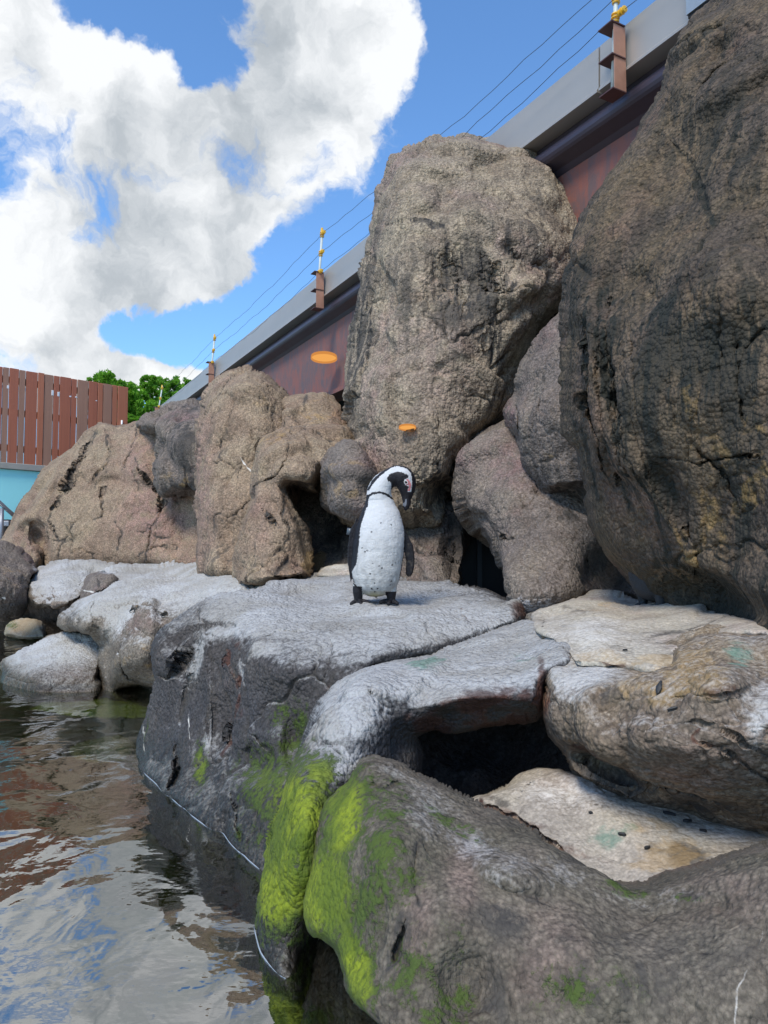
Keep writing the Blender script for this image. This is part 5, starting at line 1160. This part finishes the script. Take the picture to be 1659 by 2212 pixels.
    # soft feather relief
    x = co_[:, 0] / K + 640; y = 1908 - co_[:, 2] / K; dpt = co_[:, 1] / K
    rel = (fbm(np.column_stack([x / 40, y / 18, dpt / 40]), 3) * 2.2 + fbm(np.column_stack([x / 110, y / 90, dpt / 110]), 2) * 3.5)
    co2 = co_ + nr * (rel * K * (y < 1720))[:, None]
    me.vertices.foreach_set('co', co2.astype(np.float32).ravel())
    jx = x + 9 * fbm(np.column_stack([x / 14, y / 14, dpt / 30]), 2); jy = y + 9 * fbm(np.column_stack([x / 14 + 7, y / 14, dpt / 30]), 2)
    # 0 white, 1 black, 2 pink, 3 dirty yellow, 4 bill mark / grey
    colr = np.tile(np.array([0.60, 0.605, 0.61]), (n, 1))
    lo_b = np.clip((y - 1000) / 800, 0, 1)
    dirt_shade = np.clip(0.5 + 0.6 * fbm(np.column_stack([x / 70, y / 90, dpt / 70]), 4), 0, 1)
    colr *= ((1 - 0.52 * lo_b * dirt_shade) * (1 - 0.10 * dirt_shade))[:, None] * np.array([1, .985, .94]) ** lo_b[:, None]  # lower belly darkened: dirt plus painted shade from light above
    yel = np.clip((y - 1730) / 70, 0, 1) * np.clip(1 - np.abs(x - 620) / 160, 0, 1)
    colr = colr * (1 - yel[:, None]) + np.array([0.44, 0.41, 0.24]) * yel[:, None]
    BL = np.array([0.011, 0.010, 0.013])
    blk = np.zeros(n, bool)
    bl = [(590, 562), (640, 552), (700, 546), (740, 548), (800, 512), (900, 487), (1000, 457), (1200, 440), (1300, 426), (1400, 418), (1470, 388), (1510, 362), (1540, 352), (1700, 352)]
    br = [(590, 900), (640, 872), (700, 892), (800, 926), (900, 955), (1000, 972), (1100, 979), (1200, 977), (1300, 970), (1400, 952), (1500, 935), (1700, 905)]
    xl = np.interp(jy, [a for a, _ in bl], [b_ for _, b_ in bl]); xr = np.interp(jy, [a for a, _ in br], [b_ for _, b_ in br])
    tb = (y > 600) & (y < 1700)
    blk |= tb & (jx < xl); blk |= tb & (jx > xr) & ~((x > 880) & (y < 810))
    blk |= (dpt > np.where(y > 1200, 45, 125)) & (y > 560) & (y < 1830)
    blk |= (y > 1690) & (dpt < 140) & ((jx < 478) | (jx > 752)) & ((y > 1752) | (jx < 478))
    blk |= (y > 1822)
    d_, _, _ = seg_dist(np.column_stack([jx, jy]), np.array([(540, 650), (560, 612), (600, 590), (680, 580), (760, 598), (832, 640)], float), False)
    blk |= (d_ < 14) & (dpt < 150)
    d_, _, _ = seg_dist(np.column_stack([jx, jy]), np.array([(352, 1540), (362, 1610), (382, 1665), (415, 1695), (450, 1700)], float), False)
    blk |= (d_ < 9)
    face = [(772, 405), (800, 360), (860, 337), (905, 325), (960, 342), (1037, 377), (1022, 402), (988, 420), (972, 450), (990, 488), (1010, 498), (1036, 500), (1020, 540), (1022, 560), (1050, 572), (1075, 560), (1090, 640), (1060, 800), (960, 800), (930, 640), (890, 615), (838, 592), (822, 530), (818, 460), (780, 436)]
    hd = (y < 810) & (x > 700)
    blk |= in_poly(jx, jy, face) & hd
    # dark crown line over the head and nape
    crown = [(560, 560), (530, 540), (590, 430), (700, 325), (790, 252), (880, 215), (980, 215), (1070, 250), (1140, 330), (1150, 430), (1140, 560), (1060, 640), (1056, 572), (1068, 540), (1073, 480), (1070, 400), (1054, 335), (1022, 298), (965, 272), (900, 258), (835, 272), (768, 316), (722, 355), (650, 420), (588, 496), (555, 560)]
    blk |= in_poly(jx, jy, crown) & (y < 660)
    blk |= (y < 640) & (x < 760) & (dpt > 60)
    blk |= (x > 985) & (y > 1030) & (y < 1640); blk |= (x < 350) & (y > 960)
    # a few spots on the breast
    for sx, sy in ((590, 1050), (703, 945), (820, 965), (515, 1278), (540, 1268), (480, 1238), (602, 1422), (678, 1448), (715, 1470), (832, 1436), (870, 1410), (577, 1537), (627, 1648), (825, 1628), (810, 1672), (665, 1712), (595, 1715), (938, 878), (630, 1750)):
        blk |= (((jx - sx) / 11) ** 2 + ((jy - sy) / 8) ** 2 < 1) & (dpt < 100)
    colr[blk] = BL
    fl_ = (x > 990) & (y > 1180) & (y < 1600); gm = np.clip(fbm(np.column_stack([x / 30, y / 60, dpt / 30]), 3), 0, 1)
    colr[fl_] = colr[fl_] + np.array([.06, .05, .035]) * gm[fl_][:, None]
    pinkp = [(1000, 422), (1022, 415), (1048, 448), (1064, 486), (1056, 530), (1040, 562), (1018, 556), (1022, 540), (1036, 515), (1030, 490), (1004, 490), (985, 470)]
    pk = in_poly(x, y, pinkp) & (np.abs(dpt) > 20); colr[pk] = np.array([0.56, 0.20, 0.20])
    bm = in_poly(x, y, [(992, 655), (1004, 650), (1010, 690), (1000, 735), (985, 745), (965, 725), (960, 700), (985, 690)]) & (dpt < 20); colr[bm] = np.array([0.16, 0.17, 0.20])
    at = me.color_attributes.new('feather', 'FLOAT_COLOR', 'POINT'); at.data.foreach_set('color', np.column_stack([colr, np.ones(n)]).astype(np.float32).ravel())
    me.polygons.foreach_set('use_smooth', np.ones(len(me.polygons), bool))
    return me


m_pen, t, bs, _ = new_mat('penguin_plumage')
fa = t.node('ShaderNodeAttribute', attribute_name='feather'); co = t.node('ShaderNodeTexCoord').outputs['Object']
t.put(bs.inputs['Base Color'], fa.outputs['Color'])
lum = t.node('ShaderNodeSeparateColor', i_0=fa.outputs['Color']).outputs[0]
t.put(bs.inputs['Roughness'], t.m('MULTIPLY_ADD', t.step(lum, .1, .4), .3, .55)); bs.inputs['Specular IOR Level'].default_value = 0.3
b = t.node('ShaderNodeBump'); b.inputs['Strength'].default_value = 0.9; b.inputs['Distance'].default_value = 0.003
t.put(b.inputs['Height'], t.noise(t.scale_vec(co, (1, 1, .45)), 260, 4, .65)); t.l.new(b.outputs[0], bs.inputs['Normal'])
m_eye = simple('eye_dark', (0.015, 0.01, 0.01), 0.12, var=0); m_eyer = simple('eye_ring', (0.70, 0.66, 0.64), 0.5)
m_band = simple('flipper_band', (0.07, 0.085, 0.10), 0.35, var=.1)

pme = build_penguin_mesh(); pme.materials.append(m_pen); pme.name = 'penguin_body'
pg = empty('penguin', (0, 0, 0)); bd = bpy.data.objects.new('body', pme); col.objects.link(bd); bd.parent = pg
def uvs(name, c_, r, mat, par, seg=16, sq=(1, 1, 1)):
    bm_ = bmesh.new(); bmesh.ops.create_uvsphere(bm_, u_segments=seg, v_segments=seg // 2, radius=r)
    me = bpy.data.meshes.new(name); bm_.to_mesh(me); bm_.free(); me.materials.append(mat); me.polygons.foreach_set('use_smooth', [True] * len(me.polygons))
    o = bpy.data.objects.new(name, me); col.objects.link(o); o.location = c_; o.scale = sq; o.parent = par; return o


# eye sits on the near side of the head: find the skin there
bt = BVHTree.FromPolygons([v.co.copy() for v in pme.vertices], [tuple(p.vertices) for p in pme.polygons])
e0 = L(998, 455, -600); eh = bt.ray_cast(e0, Vector((0, 1, 0)))
ec = eh[0] if eh[0] else L(998, 455, -120)
rg_ = bpy.data.meshes.new('eye_ring'); mbr = MB()
axn = (eh[1] if eh[0] else Vector((0, -1, 0))).normalized(); u_ = axn.orthogonal().normalized(); v_ = axn.cross(u_)
mbr.tube([ec + (u_ * math.cos(a) * 17 + v_ * math.sin(a) * 23) * K + axn * 1.5 * K for a in [2 * math.pi * k / 20 for k in range(21)]], 4.5 * K, 6, cap=False)
mbr.obj('eye_ring', m_eyer, pg, True)
uvs('eye', ec - axn * 3 * K, 15 * K, m_eye, pg)
mbb = MB(); mbb.tube([L(330, 998, 20), L(322, 1078, 22)], [0.0115, 0.0125], 12); mbb.obj('flipper_band', m_band, pg, True)
pg.location = P(808, 1304, PY) - Vector(((696.8 - 696.8), 0, 0))
base_x = P(696.8 + 640 * .18, 1304, PY).x; pg.location.x = base_x
hz = [hit(696.8 + cx * .18, 1304, ['rock_ledge.002']) for cx in (440, 800)]
pg.location.z = P(808, 962 + 1908 * .18, PY).z
tag(pg, 'black and white penguin standing on the dark ledge with its head bowed to the right', 'penguin')
pg2 = pg.copy(); col.objects.link(pg2)
for ch in list(pg.children):
    c_ = ch.copy(); col.objects.link(c_); c_.parent = pg2
    if ch.name == 'body':                                    # this bird's flank is blackish grey down to the leg
        c_.data = ch.data.copy(); m2 = c_.data; nv = len(m2.vertices)
        q = np.empty(nv * 3, np.float32); m2.vertices.foreach_get('co', q); q = q.reshape(-1, 3) / K
        cc_ = np.empty(nv * 4, np.float32); m2.color_attributes['feather'].data.foreach_get('color', cc_); cc_ = cc_.reshape(-1, 4)
        sel = q[:, 2] < 1150; cc_[sel, :3] = (0.028, 0.033, 0.040)
        m2.color_attributes['feather'].data.foreach_set('color', cc_.ravel())
h2 = hit(1412, 1322, ['rock_slab.001'])
pg2.location = (P(1412, 1316, 2.66)); pg2.rotation_euler = (0, 0, R_(-82))
tag(pg2, 'second penguin mostly hidden behind the huge dark rock, only its feet and dark side showing', 'penguin')

# ------------------------------------------------------------ feathers and scraps on the slabs
m_fth = simple('feather_dark', (0.018, 0.020, 0.022), 0.6, var=.3, vscale=60)
def feather(px, py, ln, rot, label, group=None):
    h = hit(px, py)
    if not h: return
    p, nn, _ = h
    if nn.z < 0: nn = -nn
    u = (Vector((math.cos(rot), math.sin(rot), 0)) - nn * nn.dot(Vector((math.cos(rot), math.sin(rot), 0)))).normalized(); v = nn.cross(u)
    ln = ln / 1600 * p.y; j_ = [random.uniform(.5, 1.5) for _ in range(5)]; st_ = [(-.5, .04 * j_[0]), (-.28, .15 * j_[1]), (0, .20 * j_[2]), (.26, .17 * j_[3]), (.5, .05 * j_[4])]
    vs = []; n = len(st_)
    for a, wd in st_:
        arch = nn * (0.006 + ln * .18 * (0.25 - a * a))
        for s_, e_h in ((-1, 0), (0, ln * .06), (1, 0)): vs.append(p + u * a * ln + v * (s_ * wd + .25 * (j_[1] - 1) * (a * a * 4 - 1) * .5) * ln + arch + nn * e_h)
    top_n = len(vs); vs += [q - nn * 0.004 for q in vs]
    f = []
    for i in range(n - 1):
        for j in range(2):
            a = i * 3 + j; f.append((a, a + 3, a + 4, a + 1)); f.append((top_n + a, top_n + a + 1, top_n + a + 4, top_n + a + 3))
        f.append((i * 3, top_n + i * 3, top_n + i * 3 + 3, i * 3 + 3)); f.append((i * 3 + 2, i * 3 + 5, top_n + i * 3 + 5, top_n + i * 3 + 2))
    f += [(0, 1, top_n + 1, top_n), (1, 2, top_n + 2, top_n + 1)]; e = (n - 1) * 3; f += [(e + 1, e, top_n + e, top_n + e + 1), (e + 2, e + 1, top_n + e + 1, top_n + e + 2)]
    o = mesh_obj('feather', [q - p for q in vs], f, m_fth); o.location = p; tag(o, label, 'feather', group or 'dark feathers shed on the rocks')


feather(1425, 1488, 34, .9, 'largest dark feather, stuck on the yellowish shoulder of the brown ledge')
feather(1454, 1535, 22, -.1, 'dark feather just below the largest one on the brown ledge')
feather(1350, 1408, 12, .3, 'tiny dark feather alone on the smooth cream slab')
for a, b_, s_, lb in ((1446, 1761, 26, 'longest dark feather scrap on the stained cream slab, near its back edge'), (1485, 1777, 18, 'broad dark scrap on the cream slab, just right of the longest scrap'),
                      (1519, 1798, 15, 'rightmost dark feather scrap on the stained cream slab'), (1345, 1805, 17, 'dark scrap lying in the middle of the green stain on the slab'),
                      (1399, 1834, 13, 'dark scrap nearest the front edge of the ochre patch on the slab'), (1277, 1758, 9, 'tiny lone dark scrap on the clean left half of the cream slab')):
    feather(a, b_, s_, random.uniform(-.6, .6), lb)
